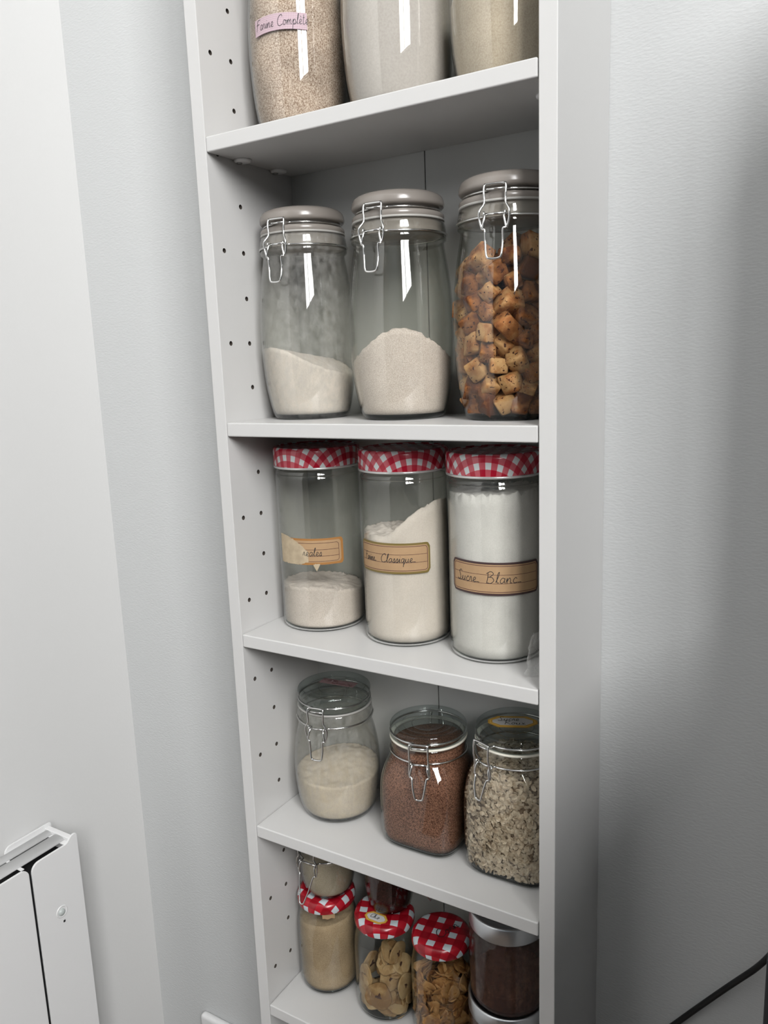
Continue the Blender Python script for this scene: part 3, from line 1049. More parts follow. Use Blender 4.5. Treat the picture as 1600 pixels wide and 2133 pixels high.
def tall_jar(label, cx, cy, zs, clip_ang, k=1.0, glass=None, group='tall clip jars with greige lids'):
    """1.5 litre swing-top jar with a glazed two-tier lid"""
    prof = [(r * k, z, q) for r, z, q in smooth_prof(PA0, 4)]
    kk = 1.0 + (k - 1.0) * 0.6
    coll = [(r * kk, z, q) for r, z, q in COLLAR]
    full = prof + coll
    j = thing('clip_jar', label, 'jar', (cx, cy, zs + 0.0002), group)
    glass_body(j, full, mat=glass)
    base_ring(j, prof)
    s = kk
    # lid: plug in the neck, lower tier, groove, domed upper tier
    lidp = [(0, 0.1835), (0.0435 * s, 0.1835), (0.0452 * s, 0.1860), (0.0452 * s, 0.1960), (0.0462 * s, 0.1978), (0.0472 * s, 0.2000), (0.0474 * s, 0.2030), (0.0460 * s, 0.2050), (0.0425 * s, 0.2058),
            (0.0405 * s, 0.2078), (0.0425 * s, 0.2100), (0.0462 * s, 0.2108), (0.0476 * s, 0.2130), (0.0474 * s, 0.2160), (0.0462 * s, 0.2200), (0.0430 * s, 0.2230), (0.036 * s, 0.2252), (0.020 * s, 0.2262), (0, 0.2264)]
    obj('lid', lathe(smooth_prof(lidp, 2), 80), M_ceramic, j)
    obj('gasket', lathe([(0.0453 * s, 0.1975), (0.0476 * s, 0.1975), (0.0478 * s, 0.1986), (0.0474 * s, 0.1996), (0.0453 * s, 0.1996)], 64, closed=True), M_greyseal, j)
    clip(j, clip_ang, 0.0432 * s, 0.2078, 0.0494 * s, 0.1846, lever=0.038, dl=0.0085)
    return j, full


# --- shelf 2 : three tall jars
JY = 0.0845
jA, pA = tall_jar('tall clip jar with greige lid and flour-dusted glass, left of the mounded flour jar', 0.0560, JY, ZS[1], 0.07, 0.965, M_glass_dusty)
fill('flour', 'cream flour sloping low in the leftmost tall jar with a greige lid', pA, (0.0560, JY, ZS[1] + 0.0002),
     lambda x, y: 0.0665 - 0.33 * (x * 0.85 + y * 0.35) + 0.004 * math.cos(x * 60), F_cream, lump=0.0008, cat='flour', rim_noise=0.0012)
jB, pB = tall_jar('tall clip jar with greige lid and clear glass, between flour jar and crouton jar', 0.1780, JY, ZS[1], 0.03, 1.0, M_glass)
fill('flour', 'heaped pinkish-beige flour mounded in the tall jar beside the croutons', pB, (0.1780, JY, ZS[1] + 0.0002),
     lambda x, y: 0.055 + 0.0365 * math.exp(-((x - 0.024) ** 2 + (y + 0.044) ** 2) / (2 * 0.0335 ** 2)), F_pinkish, lump=0.0022, cat='flour', rim_noise=0.0018)
jC, pC = tall_jar('tall clip jar with greige lid holding toasted croutons', 0.2990, JY, ZS[1], 0.16, 0.985, M_glass)

# --- shelf 1 : three tall jars cut off by the top of the photo
jQ, pQ = tall_jar('tall clip jar with a pink handwritten tape on its glass, on the top shelf', 0.0632, JY, ZS[0], 0.0, 0.945, M_glass)
fill('flour', 'speckled brown wholemeal flour filling the top-shelf jar with the pink tape', pQ, (0.0632, JY, ZS[0] + 0.0002), lambda x, y: 0.162, F_brown, lump=0.002, cat='flour')
jR, pR = tall_jar('tall clip jar full of white flour, middle of the top shelf', 0.1840, JY, ZS[0], 0.0, 1.0, M_glass)
fill('flour', 'smooth white flour filling the middle jar of the top shelf', pR, (0.1840, JY, ZS[0] + 0.0002), lambda x, y: 0.160, F_white, lump=0.001, cat='flour')
jS, pS = tall_jar('tall clip jar part-filled with beige flour, rightmost on the top shelf', 0.3000, JY, ZS[0], 0.1, 0.982, M_glass)
fill('flour', 'sloping beige flour in the rightmost jar of the top shelf', pS, (0.3000, JY, ZS[0] + 0.0002), lambda x, y: 0.112 + 0.75 * (x * 0.85 + y * 0.3), F_beige, lump=0.001, cat='flour', rim_noise=0.003)

# pink checked tape with handwriting on jQ
Rq = 0.055 * 0.945 + 0.0003
qm = cyl_map(Rq, math.radians(-18), 0.0925)
wq = Rq * math.radians(65)
qlab = sheet('tape', lambda s, t: qm(s, t + 0.0011 * math.sin(s * 60)), 0, wq, lambda s: 0.0, lambda s: 0.0152, M_pink, jQ, uv=True)
writing('handwriting', 'Farine Comple`te', lambda s, t: ((lambda p, n: (tuple(Vector(p) + Vector(n) * 0.0002), n))(*qm(s, t))), 0.0098, 0.0025, 0.0046, 0.0005, M_ink, qlab, wide=0.86)


# --- croutons : individual pieces settled in the jar
def settle(n, rads, prof, t, z0, ztop, seed, iters=260, grav=0.0006):
    """push spheres apart inside the jar wall while they sink"""
    r_ = np.random.default_rng(seed)
    a = r_.uniform(0, 2 * PI, n)
    rr = 0.036 * np.sqrt(r_.uniform(0, 1, n))
    P = np.stack([rr * np.cos(a), rr * np.sin(a), r_.uniform(z0 + 0.01, ztop, n)], 1)
    zs_ = np.linspace(0, 0.2, 101)
    rt = np.array([interp(prof, z)[0] - t for z in zs_])
    for it in range(iters):
        P[:, 2] -= grav * (1 - it / iters)
        d = P[:, None, :] - P[None, :, :]
        L = np.sqrt((d ** 2).sum(-1)) + 1e-9
        mn = rads[:, None] + rads[None, :]
        ov = np.clip(mn - L, 0, None)
        np.fill_diagonal(ov, 0)
        P += (d / L[..., None] * (ov * 0.35)[..., None]).sum(1)
        R = np.interp(P[:, 2], zs_, rt) - rads * 0.93
        q = np.sqrt(P[:, 0] ** 2 + P[:, 1] ** 2) + 1e-9
        f = np.minimum(1, R / q)
        P[:, 0] *= f
        P[:, 1] *= f
        P[:, 2] = np.clip(P[:, 2], z0 + rads * 0.9, ztop)
    return P


def crouton_mesh(i):
    r_ = random.Random(100 + i)
    bm = bmesh.new()
    bmesh.ops.create_cube(bm, size=1.0)
    bmesh.ops.bevel(bm, geom=bm.edges[:], offset=0.085, segments=1, affect='EDGES')
    bmesh.ops.subdivide_edges(bm, edges=bm.edges[:], cuts=1, use_grid_fill=True)
    sx, sy, sz = 0.0180 * r_.uniform(0.8, 1.25), 0.0180 * r_.uniform(0.8, 1.15), 0.0180 * r_.uniform(0.75, 1.0)
    sk = r_.uniform(-0.25, 0.25)
    for v in bm.verts:
        nn = mnoise.noise(v.co * 2.3 + Vector((i * 7.1, 0, 0)))
        v.co *= 1 + 0.16 * nn
        v.co = Vector(((v.co.x + sk * v.co.z) * sx, (v.co.y + sk * 0.6 * v.co.x) * sy, v.co.z * sz))
    me = bpy.data.meshes.new('crouton')
    bm.to_mesh(me)
    bm.free()
    for p in me.polygons:
        p.use_smooth = True
    me.materials.append(M_crouton)
    return me


cm = [crouton_mesh(i) for i in range(10)]
NCR = 200
crad = rng.uniform(0.0086, 0.0116, NCR)
CP = settle(NCR, crad, pC, 0.0022, 0.0068, 0.176, 3)
for i in range(NCR):
    o = bpy.data.objects.new('crouton', cm[i % 10])
    COL.objects.link(o)
    o.location = (0.2990 + CP[i, 0], JY + CP[i, 1], ZS[1] + 0.0002 + CP[i, 2])
    o.rotation_euler = tuple(rng.uniform(0, 2 * PI, 3))
    s = float(crad[i] / 0.0103)
    o.scale = (s, s, s)
    tag(o, 'toasted bread crouton heaped in the tall jar with a greige lid', 'crouton', 'croutons in the tall jar')

# --- shelf 3 : three straight jars with gingham screw lids
PB0 = [(0.0452, 0.0, 2), (0.0472, 0.0008, 2), (0.0482, 0.0030, 2), (0.0485, 0.0070, 2), (0.0485, 0.060, 2), (0.0485, 0.120, 2), (0.0485, 0.1760, 2), (0.0483, 0.1815, 2), (0.0474, 0.1850, 2), (0.0462, 0.1872, 2)]


def uv_lid(name, prof, mat, parent, n=96, off=0.0):
    """pressed lid: the print continues from the flat top down over the rim"""
    bm = bmesh.new()
    ul = bm.loops.layers.uv.new('sheet')
    rings, rho = [], []
    acc = 0.0
    for i, (r, z) in enumerate(prof):
        if i:
            acc += math.dist(prof[i - 1], prof[i])
        rho.append(acc)
        rings.append([bm.verts.new((r * math.cos(2 * PI * k / n), r * math.sin(2 * PI * k / n), z)) for k in range(n)] if r > 1e-6 else [bm.verts.new((0, 0, z))])
    for i in range(len(rings) - 1):
        A, B = rings[i], rings[i + 1]
        for k in range(n):
            k2 = (k + 1) % n
            vs = (A[0], B[k2], B[k]) if len(A) == 1 else (A[k], A[k2], B[k2], B[k])
            f = bm.faces.new(vs)
            for l in f.loops:
                if l.vert in (A[k] if len(A) > 1 else A[0],) or (len(A) > 1 and l.vert is A[k2]):
                    kk, ro = (k if (len(A) == 1 or l.vert is A[k]) else k2), rho[i]
                else:
                    kk, ro = (k if l.vert is B[k] else k2), rho[i + 1]
                l[ul].uv = (ro * math.cos(2 * PI * kk / n), ro * math.sin(2 * PI * kk / n))
    o = obj(name, bm, mat, parent)
    return o


def straight_jar(label, cx, cy, zs, k, glass, spin, dust=None):
    prof = [(r * k, z, 2) for r, z, q in smooth_prof(PB0, 3)]
    neck = [(0.0455 * k, 0.1895, 2), (0.0455 * k, 0.205, 2)]
    full = prof + neck
    j = thing('screw_lid_jar', label, 'jar', (cx, cy, zs + 0.0002), 'straight jars with red gingham lids')
    glass_body(j, full, mat=glass)
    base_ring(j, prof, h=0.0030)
    R = 0.0497 * k
    lp = [(0, 0.2118), (0.030, 0.2118), (R - 0.0050, 0.2118), (R - 0.0042, 0.2128), (R - 0.0022, 0.2126), (R - 0.0006, 0.2112), (R, 0.2090), (R, 0.200), (R, 0.1935), (R - 0.0002, 0.1915)]
    lid = uv_lid('lid', lp, M_ging3, j)
    lid.rotation_euler[2] = spin
    obj('lid_rim', lathe([(R - 0.0016, 0.1915), (R + 0.0001, 0.1916), (R + 0.0005, 0.1903), (R, 0.1890), (R - 0.0016, 0.1892)], 80, closed=True), M_lidmetal, lid)
    obj('lid_lining', lathe([(0, 0.2100), (R - 0.0025, 0.2095), (R - 0.0018, 0.1920)], 64), M_lidmetal, lid)
    return j, full


EY = 0.0880
jD, pD = straight_jar('straight jar with red gingham lid and torn kraft label, mostly empty', 0.0560, EY, ZS[2], 1.012, M_glass_film, 0.2)
fill('flour', 'pinkish-beige flour low in the gingham-lidded jar with the torn label', pD, (0.0560, EY, ZS[2] + 0.0002),
     lambda x, y: 0.0455 + 0.010 * math.exp(-((x - 0.015) ** 2 + (y + 0.03) ** 2) / (2 * 0.025 ** 2)) - 0.08 * x, F_pinkish2, lump=0.0016, cat='flour', tb=0.0042, rim_noise=0.002)
jE, pE = straight_jar('straight jar with red gingham lid and olive-bordered kraft label', 0.1728, EY, ZS[2], 0.996, M_glass_film, 1.0)
fill('flour', 'cream-white flour sloping up to the right in the jar with the olive-bordered label', pE, (0.1728, EY, ZS[2] + 0.0002),
     lambda x, y: 0.1215 + 0.037 * (lambda q: q * q * (3 - 2 * q))(min(1, max(0, (x + 0.004) / 0.056))) + 0.0012 * mnoise.noise(Vector((x * 260, y * 260, 0))), F_cream, lump=0.003, cat='flour', tb=0.0042, rim_noise=0.0015)
jF, pF = straight_jar('straight jar with red gingham lid and maroon-bordered kraft label', 0.2815, 0.0855, ZS[2], 1.0, M_glass_film, 2.1)
fill('sugar', 'white sugar filling the jar with the maroon-bordered label', pF, (0.2815, 0.0855, ZS[2] + 0.0002),
     lambda x, y: 0.172 + 0.05 * x, F_sugar, lump=0.002, cat='sugar', tb=0.0042, rim_noise=0.004)

# kraft labels
kraft_label(jE, 0.0485 * 0.996, math.radians(-45), math.radians(62), 0.0822, 0.1155, M_olive, [('Farine~', 0.0100, 0.0085, 0.72), ('Classique~', 0.0345, 0.0092, 1.0)])
kraft_label(jF, 0.0485, math.radians(-37), math.radians(83), 0.0735, 0.1072, M_maroon, [('Sucre~', 0.0085, 0.0105, 0.95), ('Blanc~', 0.0410, 0.0115, 1.15)], slope=-0.02)
# torn label on jD: right half printed, left half stripped to its pale backing
RD = 0.0485 * 1.012
tm = cyl_map(RD + 0.0003, math.radians(-28), 0.0805)
mD = lambda up: (lambda s, t: ((lambda p, n: (tuple(Vector(p) + Vector(n) * up), n))(*tm(s, t))))
wD = RD * math.radians(95)
tear = lambda s: 0.0010 * mnoise.noise(Vector((s * 400, 0, 0))) + 0.0007 * mnoise.noise(Vector((s * 1100, 5, 0)))
lo, hi = rr_funcs(-0.05, wD, 0, 0.0305, 0.0032)
dlab = sheet('label', mD(0), 0.012, wD, lambda s: lo(s) + tear(s) * 0.3, lambda s: hi(s) + tear(s + 3) * 0.2, M_orange, jD)
lo2, hi2 = rr_funcs(-0.05, wD - 0.003, 0.0026, 0.0282, 0.003)
sheet('paper', mD(0.0002), 0.014, wD - 0.003, lo2, hi2, M_kraft, dlab)
sheet('torn_backing', mD(0.00035), -0.001, 0.040, lambda s: 0.0002 + tear(s) + (0.0 if s < 0.030 else 0.35 * (s - 0.030)), lambda s: max(0.004, 0.0335 + tear(s + 9) - 0.22 * max(0, s - 0.006) - 14.5 * max(0, s - 0.013) ** 2 - 900 * max(0, s - 0.030) ** 3), M_kraft_pale, dlab, n=70)
sheet('torn_flap', mD(0.0004), 0.0455, 0.0530, lambda s: -0.0075 + abs(s - 0.0490) * 1.9, lambda s: 0.0012 + tear(s), M_kraft_pale, dlab)
e = 0.0052
xr = wD - 0.0058
for (a, b, t) in ((0.0215, xr - 0.003, 0.0252), (0.031, xr, 0.0176), (0.034, xr, 0.0101), (0.030, xr - 0.003, 0.0040)):
    sheet('ruled_line', mD(0.00045), a, b, lambda s, t=t: t - 0.00022, lambda s, t=t: t + 0.00022, M_print, dlab, th=0.00004)
arc = [(xr - 0.003 + 0.003 * math.sin(a), 0.0252 - 0.003 + 0.003 * math.cos(a)) for a in np.linspace(0, PI / 2, 6)] + [(xr - 0.003 + 0.003 * math.cos(a), 0.0070 - 0.003 * math.sin(a)) for a in np.linspace(0, PI / 2, 6)]
bmA = bmesh.new()
prev = None
for i, p in enumerate(arc):
    P, nn = mD(0.00045)(*p)
    a_ = Vector(mD(0)(*arc[max(0, i - 1)])[0])
    b_ = Vector(mD(0)(*arc[min(len(arc) - 1, i + 1)])[0])
    sd = (b_ - a_).normalized().cross(Vector(nn)) * 0.00024
    cur = (bmA.verts.new(Vector(P) - sd), bmA.verts.new(Vector(P) + sd))
    if prev:
        bmA.faces.new((prev[0], prev[1], cur[1], cur[0]))
    prev = cur
obj('frame_line', bmA, M_print, dlab, False)
writing('handwriting', 'reales', mD(0.00045), 0.0096, 0.0335, 0.0104, 0.0006, M_ink, dlab, wide=1.0)

# crumpled clear plastic at the foot of the sugar jar
bmp = bmesh.new()
gr = {}
for i in range(13):
    for k in range(15):
        u, v = i / 12, k / 14
        w = 0.004 * mnoise.noise(Vector((u * 6, v * 6, 2.0))) + 0.003 * mnoise.noise(Vector((u * 14, v * 14, 8.0)))
        gr[i, k] = bmp.verts.new((0.3375 + 0.0185 * u * (1 - 0.35 * v) + w * 0.6 + 0.006 * v, 0.0245 + 0.012 * u + w - 0.010 * v * (1 - v), ZS[2] + 0.001 + 0.045 * v * (0.75 + 0.25 * math.sin(3 * u + 0.8))))
for i in range(12):
    for k in range(14):
        bmp.faces.new((gr[i, k], gr[i + 1, k], gr[i + 1, k + 1], gr[i, k + 1]))
bmesh.ops.solidify(bmp, geom=bmp.faces[:], thickness=0.0003)
tag(obj('plastic_wrap', bmp, M_plastic), 'crumpled clear plastic wrap beside the foot of the sugar jar', 'plastic wrap')

# --- shelf 4 : round clip jar with glass lid
PG0 = [(0.0385, 0.0, 2), (0.0425, 0.0012, 2), (0.0452, 0.0050, 2), (0.0495, 0.0170, 2), (0.0522, 0.0350, 2), (0.0532, 0.0540, 2), (0.0528, 0.0720, 2), (0.0510, 0.0900, 2), (0.0480, 0.1060, 2), (0.0455, 0.1150, 2), (0.0446, 0.1185, 2),
       ]
CG = [(0.0448, 0.1200, 2), (0.0462, 0.1212, 2), (0.0462, 0.1240, 2), (0.0452, 0.1256, 2), (0.0460, 0.1272, 2), (0.0464, 0.1300, 2), (0.0456, 0.1365, 2), (0.0446, 0.1385, 2), (0.0438, 0.1390, 2)]


def glass_lid(j, r, z0, z1):
    """pressed glass lid: skirt, rolled rim, sunken centre with concentric rings"""
    d = z1 - z0
    pts = [(0, z0 + 0.004), (r * 0.60, z0 + 0.004), (r * 0.86, z0 + 0.001), (r * 0.97, z0), (r, z0 + 0.002), (r, z0 + d * 0.35), (r * 0.965, z0 + d * 0.45), (r * 0.965, z0 + d * 0.60), (r * 0.995, z0 + d * 0.72), (r * 0.985, z0 + d * 0.92),
           (r * 0.945, z1), (r * 0.88, z1 - 0.0006), (r * 0.82, z1 - 0.0030), (r * 0.70, z1 - 0.0032), (r * 0.665, z1 - 0.0020), (r * 0.63, z1 - 0.0034), (r * 0.45, z1 - 0.0036), (r * 0.42, z1 - 0.0028), (r * 0.39, z1 - 0.0038), (0, z1 - 0.0040)]
    return obj('lid', lathe(smooth_prof(pts, 2), 80), M_lidglass, j)


GX, GY = 0.0650, 0.0865
pG = smooth_prof(PG0, 3)
fG = pG + CG
jG = thing('clip_jar', 'round clip jar with clear glass lid, left of the brown sugar jar', 'jar', (GX, GY, ZS[3] + 0.0002), 'glass-lidded clip jars')
glass_body(jG, fG, mat=M_glass_dusty)
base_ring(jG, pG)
lg = glass_lid(jG, 0.0452, 0.1412, 0.1615)
obj('gasket', lathe([(0.0415, 0.1391), (0.0455, 0.1391), (0.0458, 0.1401), (0.0455, 0.1411), (0.0415, 0.1411)], 64, closed=True), M_greyseal, jG)
clip(jG, 0.17, 0.0440, 0.1490, 0.0466, 0.1254, lever=0.036, dl=0.0085)
fill('flour', 'ivory flour in the round glass-lidded jar', pG, (GX, GY, ZS[3] + 0.0002),
     lambda x, y: 0.052 + 0.012 * math.exp(-((x - 0.00) ** 2 + (y - 0.022) ** 2) / (2 * 0.026 ** 2)), F_ivory, lump=0.001, cat='flour', rim_noise=0.001)
gtm = plane_map((-0.022, 0.006, 0.1580), 0.10)
gt = sheet('tape', gtm, -0.004, 0.044, lambda s: -0.0015, lambda s: 0.0125, M_pinktape, lg, th=0.0001)
writing('handwriting', 'Coriz'.replace('z', 's'), lambda s, t: ((gtm(s, t)[0][0], gtm(s, t)[0][1], 0.15815), (0, 0, 1)), 0.0085, -0.002, 0.0065, 0.0005, M_inkred, gt, wide=1.0)
writing('handwriting', 'Quinoa', lambda s, t: ((gtm(s, t)[0][0], gtm(s, t)[0][1], 0.15815), (0, 0, 1)), 0.0085, 0.012, 0.0003, 0.0005, M_inkred, gt, wide=1.15)

# square clip jars
PH0 = [(0.0425, 0.0, 4.2), (0.0455, 0.0010, 4.2), (0.0475, 0.0040, 4.2), (0.0492, 0.0110, 4.2), (0.0502, 0.0300, 4.2), (0.0504, 0.0600, 4.2), (0.0498, 0.0800, 4.0), (0.0484, 0.0930, 3.4), (0.0462, 0.1030, 2.8), (0.0440, 0.1100, 2.3), (0.0428, 0.1145, 2.0)]
CH = [(0.0430, 0.1160, 2), (0.0441, 0.1172, 2), (0.0441, 0.1200, 2), (0.0433, 0.1215, 2), (0.0440, 0.1232, 2), (0.0441, 0.1290, 2), (0.0436, 0.1320, 2), (0.0428, 0.1325, 2)]


def square_jar(label, cx, cy, clip_ang, wb, hs, ws):
    """rounded-square preserving jar; hs and ws scale its height and width"""
    pr = [(r * (ws if q > 2.05 else 1 + (ws - 1) * 0.3), z * hs, q) for r, z, q in smooth_prof(PH0, 3)]
    zt = 0.1145 * hs
    full = pr + [(r * (1 + (ws - 1) * 0.3), z - 0.1145 + zt, q) for r, z, q in CH]
    dz = zt - 0.1145
    j = thing('clip_jar', label, 'jar', (cx, cy, ZS[3] + 0.0002), 'glass-lidded clip jars')
    glass_body(j, full, n=96, t=0.0016)
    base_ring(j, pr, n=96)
    l = glass_lid(j, 0.0445, 0.1348 + dz, 0.1490 + dz)
    obj('gasket', lathe([(0.0400, 0.1326 + dz), (0.0446, 0.1326 + dz), (0.0449, 0.1337 + dz), (0.0446, 0.1347 + dz), (0.0400, 0.1347 + dz)], 64, closed=True), M_seal, j)
    clip(j, clip_ang, 0.0436, 0.1408 + dz, 0.0446, 0.1185 + dz, lever=0.036, dl=0.0120, kink=False, wb=wb, wt=0.0085, wire=0.00115)
    return j, full, l, 0.1490 + dz


HX, HY = 0.1945, 0.0880
jH, pH, lH, zH = square_jar('square clip jar with glass lid holding brown sugar', HX, HY, 0.28, 0.0040, 0.93, 0.985)
fs = fill('sugar', 'coarse brown sugar filling the square glass-lidded jar', pH, (HX, HY, ZS[3] + 0.0002), lambda x, y: 0.118 + 0.05 * x, F_cassonade, t=0.0016, lump=0.0015, cat='sugar')
IX, IY = 0.3025, 0.0880
jI, pI, lI, zI = square_jar('square clip jar with an octagonal amber sticker on its glass lid', IX, IY, -0.38, 0.0036, 1.10, 1.0)
ob = fill('oats', 'rolled oats filling the square jar with the octagonal sticker', pI, (IX, IY, ZS[3] + 0.0002), lambda x, y: 0.117 + 0.05 * x, F_oatbed, t=0.0040, lump=0.002, cat='oats', rim_noise=0.002)
octagon_label(lI, (-0.006, 0.004), 0.42, 0.053, 0.027, [('Sucre', -0.0160, 0.0012, 0.0100, 1.0), ('Roux', -0.0095, -0.0076, 0.0096, 1.15)], zI - 0.0008)


def oat_flakes(prof, N, ztop, parent):
    """flakes pressed against the glass and strewn over the top: one joined heap"""
    V, F = [], []
    r_ = random.Random(5)
    for i in range(N):
        a = r_.uniform(0, 2 * PI)
        if i < N * 0.82:
            z = r_.uniform(0.0068, ztop)
            rr, q = interp(prof, z)
            R = (rr - 0.0016 - r_.uniform(0.0008, 0.0030)) * rad(a, q)
            nv = Vector((math.cos(a), math.sin(a), 0))
        else:
            z = ztop + r_.uniform(-0.003, 0.0018)
            rr, q = interp(prof, z)
            R = (rr - 0.004) * rad(a, q) * math.sqrt(r_.random())
            nv = Vector((0, 0, 1))
        c = Vector((R * math.cos(a), R * math.sin(a), z))
        nv = (nv + Vector((r_.gauss(0, .33), r_.gauss(0, .33), r_.gauss(0, .33)))).normalized()
        t1 = nv.orthogonal().normalized()
        t1.rotate(Matrix.Rotation(r_.uniform(0, 2 * PI), 3, nv))
        t2 = nv.cross(t1)
        L, Wd = r_.uniform(0.0026, 0.0042), r_.uniform(0.0018, 0.0028)
        b0 = len(V)
        cup = r_.uniform(-0.0004, 0.0006)
        for k in range(8):
            b = 2 * PI * k / 8
            V.append(c + t1 * L * math.cos(b) + t2 * Wd * math.sin(b) * (1 + 0.2 * math.cos(b + i)) + nv * cup * math.cos(2 * b))
        V.append(c + nv * 0.0004)
        V.append(c - nv * 0.0003)
        for k in range(8):
            F.append((b0 + k, b0 + (k + 1) % 8, b0 + 8))
            F.append((b0 + (k + 1) % 8, b0 + k, b0 + 9))
    o = obj('flakes', ([tuple(v) for v in V], F), M_oat, parent, False)
    return tag(o, kind='stuff')


oat_flakes(pI, 6000, 0.119, ob)

# --- shelf 5 : jam jars with gingham lids, small clip jars standing on them, metal-lidded jars
PJ0 = [(0.0320, 0.0, 2), (0.0350, 0.0010, 2), (0.0375, 0.0045, 2), (0.0388, 0.0120, 2), (0.0392, 0.0300, 2), (0.0393, 0.0600, 2), (0.0393, 0.0780, 2), (0.0388, 0.0900, 2), (0.0372, 0.1005, 2), (0.0350, 0.1085, 2), (0.0335, 0.1130, 2), (0.0330, 0.1160, 2)]


def jam_jar(label, cx, cy, k, spin, glass=None, h=1.0):
    pr = [(r * k, z * h, q) for r, z, q in smooth_prof(PJ0, 3)]
    full = pr + [(0.0330 * k, 0.1280 * h, 2)]
    j = thing('jam_jar', label, 'jar', (cx, cy, ZS[4] + 0.0002), 'jam jars with red gingham lids')
    glass_body(j, full, t=0.0014, tb=0.0060, mat=glass)
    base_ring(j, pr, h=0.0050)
    R = 0.0380 * k
    lp = [(0, 0.1312), (R * 0.70, 0.1312), (R * 0.80, 0.1318), (R * 0.87, 0.1312), (R * 0.95, 0.1292), (R * 0.99, 0.1262), (R, 0.1235), (R * 0.998, 0.1200), (R * 0.985, 0.1178)]
    lid = uv_lid('lid', [(r, z * h) for r, z in lp], M_ging5, j)
    lid.rotation_euler[2] = spin
    obj('lid_lining', lathe([(0, 0.1296 * h), (R * 0.9, 0.1280 * h), (R * 0.975, 0.1180 * h)], 64), M_lidmetal, lid)
    return j, full, lid


J5 = 0.0800
jJ, pJ, lJ = jam_jar('jam jar with red gingham lid holding tan powder, in the bottom-left corner', 0.0405, J5, 0.995, 0.1)
fill('powder', 'tan powder in the gingham-lidded jam jar at the left of the bottom shelf', pJ, (0.0405, J5, ZS[4] + 0.0002), lambda x, y: 0.098 + 0.1 * x, F_tan, tb=0.0062, lump=0.001, cat='powder')
sheet('tape_scrap', cyl_map(0.0353, math.radians(26), 0.1105), 0, 0.016, lambda s: 0.0006 * math.sin(s * 700), lambda s: 0.0060, M_kraft, jJ)
jL, pL, lL = jam_jar('jam jar with red gingham lid holding dried banana slices', 0.1290, J5, 0.995, 0.55)
jN, pN, lN = jam_jar('jam jar with red gingham lid and pen scribble, holding corn flakes', 0.2085, J5, 0.945, 0.30)
octagon_label(lL, (-0.010, -0.017), -0.55, 0.030, 0.017, [('Ch~o', -0.008, -0.002, 0.0068, 0.9)], 0.1316)
sm = plane_map((0.004, -0.018, 0.1316), 0.9)
writing('handwriting', 'Corn', lambda s, t: sm(s, t), 0.0130, 0.0, 0.004, 0.0009, M_ink, lN, wide=1.2)

# small clip jars standing on the gingham lids
PK0 = [(0.0240, 0.0, 2), (0.0268, 0.0010, 2), (0.0288, 0.0045, 2), (0.0312, 0.0130, 2), (0.0330, 0.0240, 2), (0.0338, 0.0360, 2), (0.0338, 0.0460, 2), (0.0330, 0.0520, 2)]
CK = [(0.0335, 0.0535, 2), (0.0345, 0.0545, 2), (0.0345, 0.0570, 2), (0.0338, 0.0582, 2), (0.0342, 0.0600, 2), (0.0340, 0.0660, 2), (0.0332, 0.0668, 2)]


def small_jar(label, cx, cy, z, k, clip_ang, open_out, lever=0.03):
    pr = [(r * k, zz, q) for r, zz, q in smooth_prof(PK0, 3)]
    full = pr + [(r * k, zz, q) for r, zz, q in CK]
    j = thing('small_clip_jar', label, 'jar', (cx, cy, z), 'small clip jars standing on jam jar lids')
    glass_body(j, full, tb=0.004, n=64)
    base_ring(j, pr, h=0.003, n=64)
    glass_lid(j, 0.0338 * k, 0.0688, 0.0830)
    obj('gasket', lathe([(0.031 * k, 0.0669), (0.0342 * k, 0.0669), (0.0344 * k, 0.0678), (0.0342 * k, 0.0687), (0.031 * k, 0.0687)], 48, closed=True), M_greyseal, j)
    clip(j, clip_ang, 0.0328 * k, 0.0745, 0.0347 * k, 0.0570, lever=lever, dl=0.0085, kink=True, wb=0.0030, wt=0.0105, wire=0.00085, open_out=open_out)
    return j, full


zK = ZS[4] + 0.1322
jK, pK = small_jar('small clip jar of pale powder standing on the leftmost gingham lid', 0.0440, J5 + 0.002, zK, 1.05, 0.0, 0.012, 0.044)
fill('powder', 'pale powder in the small clip jar on the leftmost gingham lid', pK, (0.0440, J5 + 0.002, zK), lambda x, y: 0.054, F_greige, tb=0.0042, cat='powder', n=72)
jM, pM = small_jar('small clip jar of dark red seeds standing on the banana jar lid', 0.1310, J5 + 0.012, zK, 0.92, 1.75, 0.012, 0.040)
fill('seeds', 'dark red seeds in the small clip jar above the banana slices', pM, (0.1310, J5 + 0.012, zK), lambda x, y: 0.054, F_seed, tb=0.0042, cat='seeds', n=72)

# metal-lidded jars stacked at the right
PO0 = [(0.0360, 0.0, 2), (0.0390, 0.0008, 2), (0.0410, 0.0040, 2), (0.0420, 0.0100, 2), (0.0422, 0.0300, 2), (0.0422, 0.0700, 2), (0.0416, 0.0760, 2), (0.0405, 0.0795, 2)]


def metal_jar(label, cx, cy, z, k, h, glass):
    pr = [(r * k, zz * h, q) for r, zz, q in smooth_prof(PO0, 3)]
    full = pr + [(0.0402 * k, 0.092 * h, 2)]
    j = thing('metal_lid_jar', label, 'jar', (cx, cy, z), 'jars with brushed metal lids')
    glass_body(j, full, mat=glass)
    base_ring(j, pr, h=0.003)
    R = 0.0418 * k
    z0, z1 = 0.0815 * h, 0.0815 * h + 0.0200
    obj('lid', lathe([(0.0408 * k, z0), (R, z0), (R + 0.0003, z0 + 0.001), (R + 0.0002, z1 - 0.002), (R - 0.0008, z1 - 0.0003), (R - 0.0020, z1), (R - 0.0032, z1 - 0.0004), (R - 0.0040, z1 - 0.0016), (0, z1 - 0.0016)], 80), M_brush, j)
    return j, full


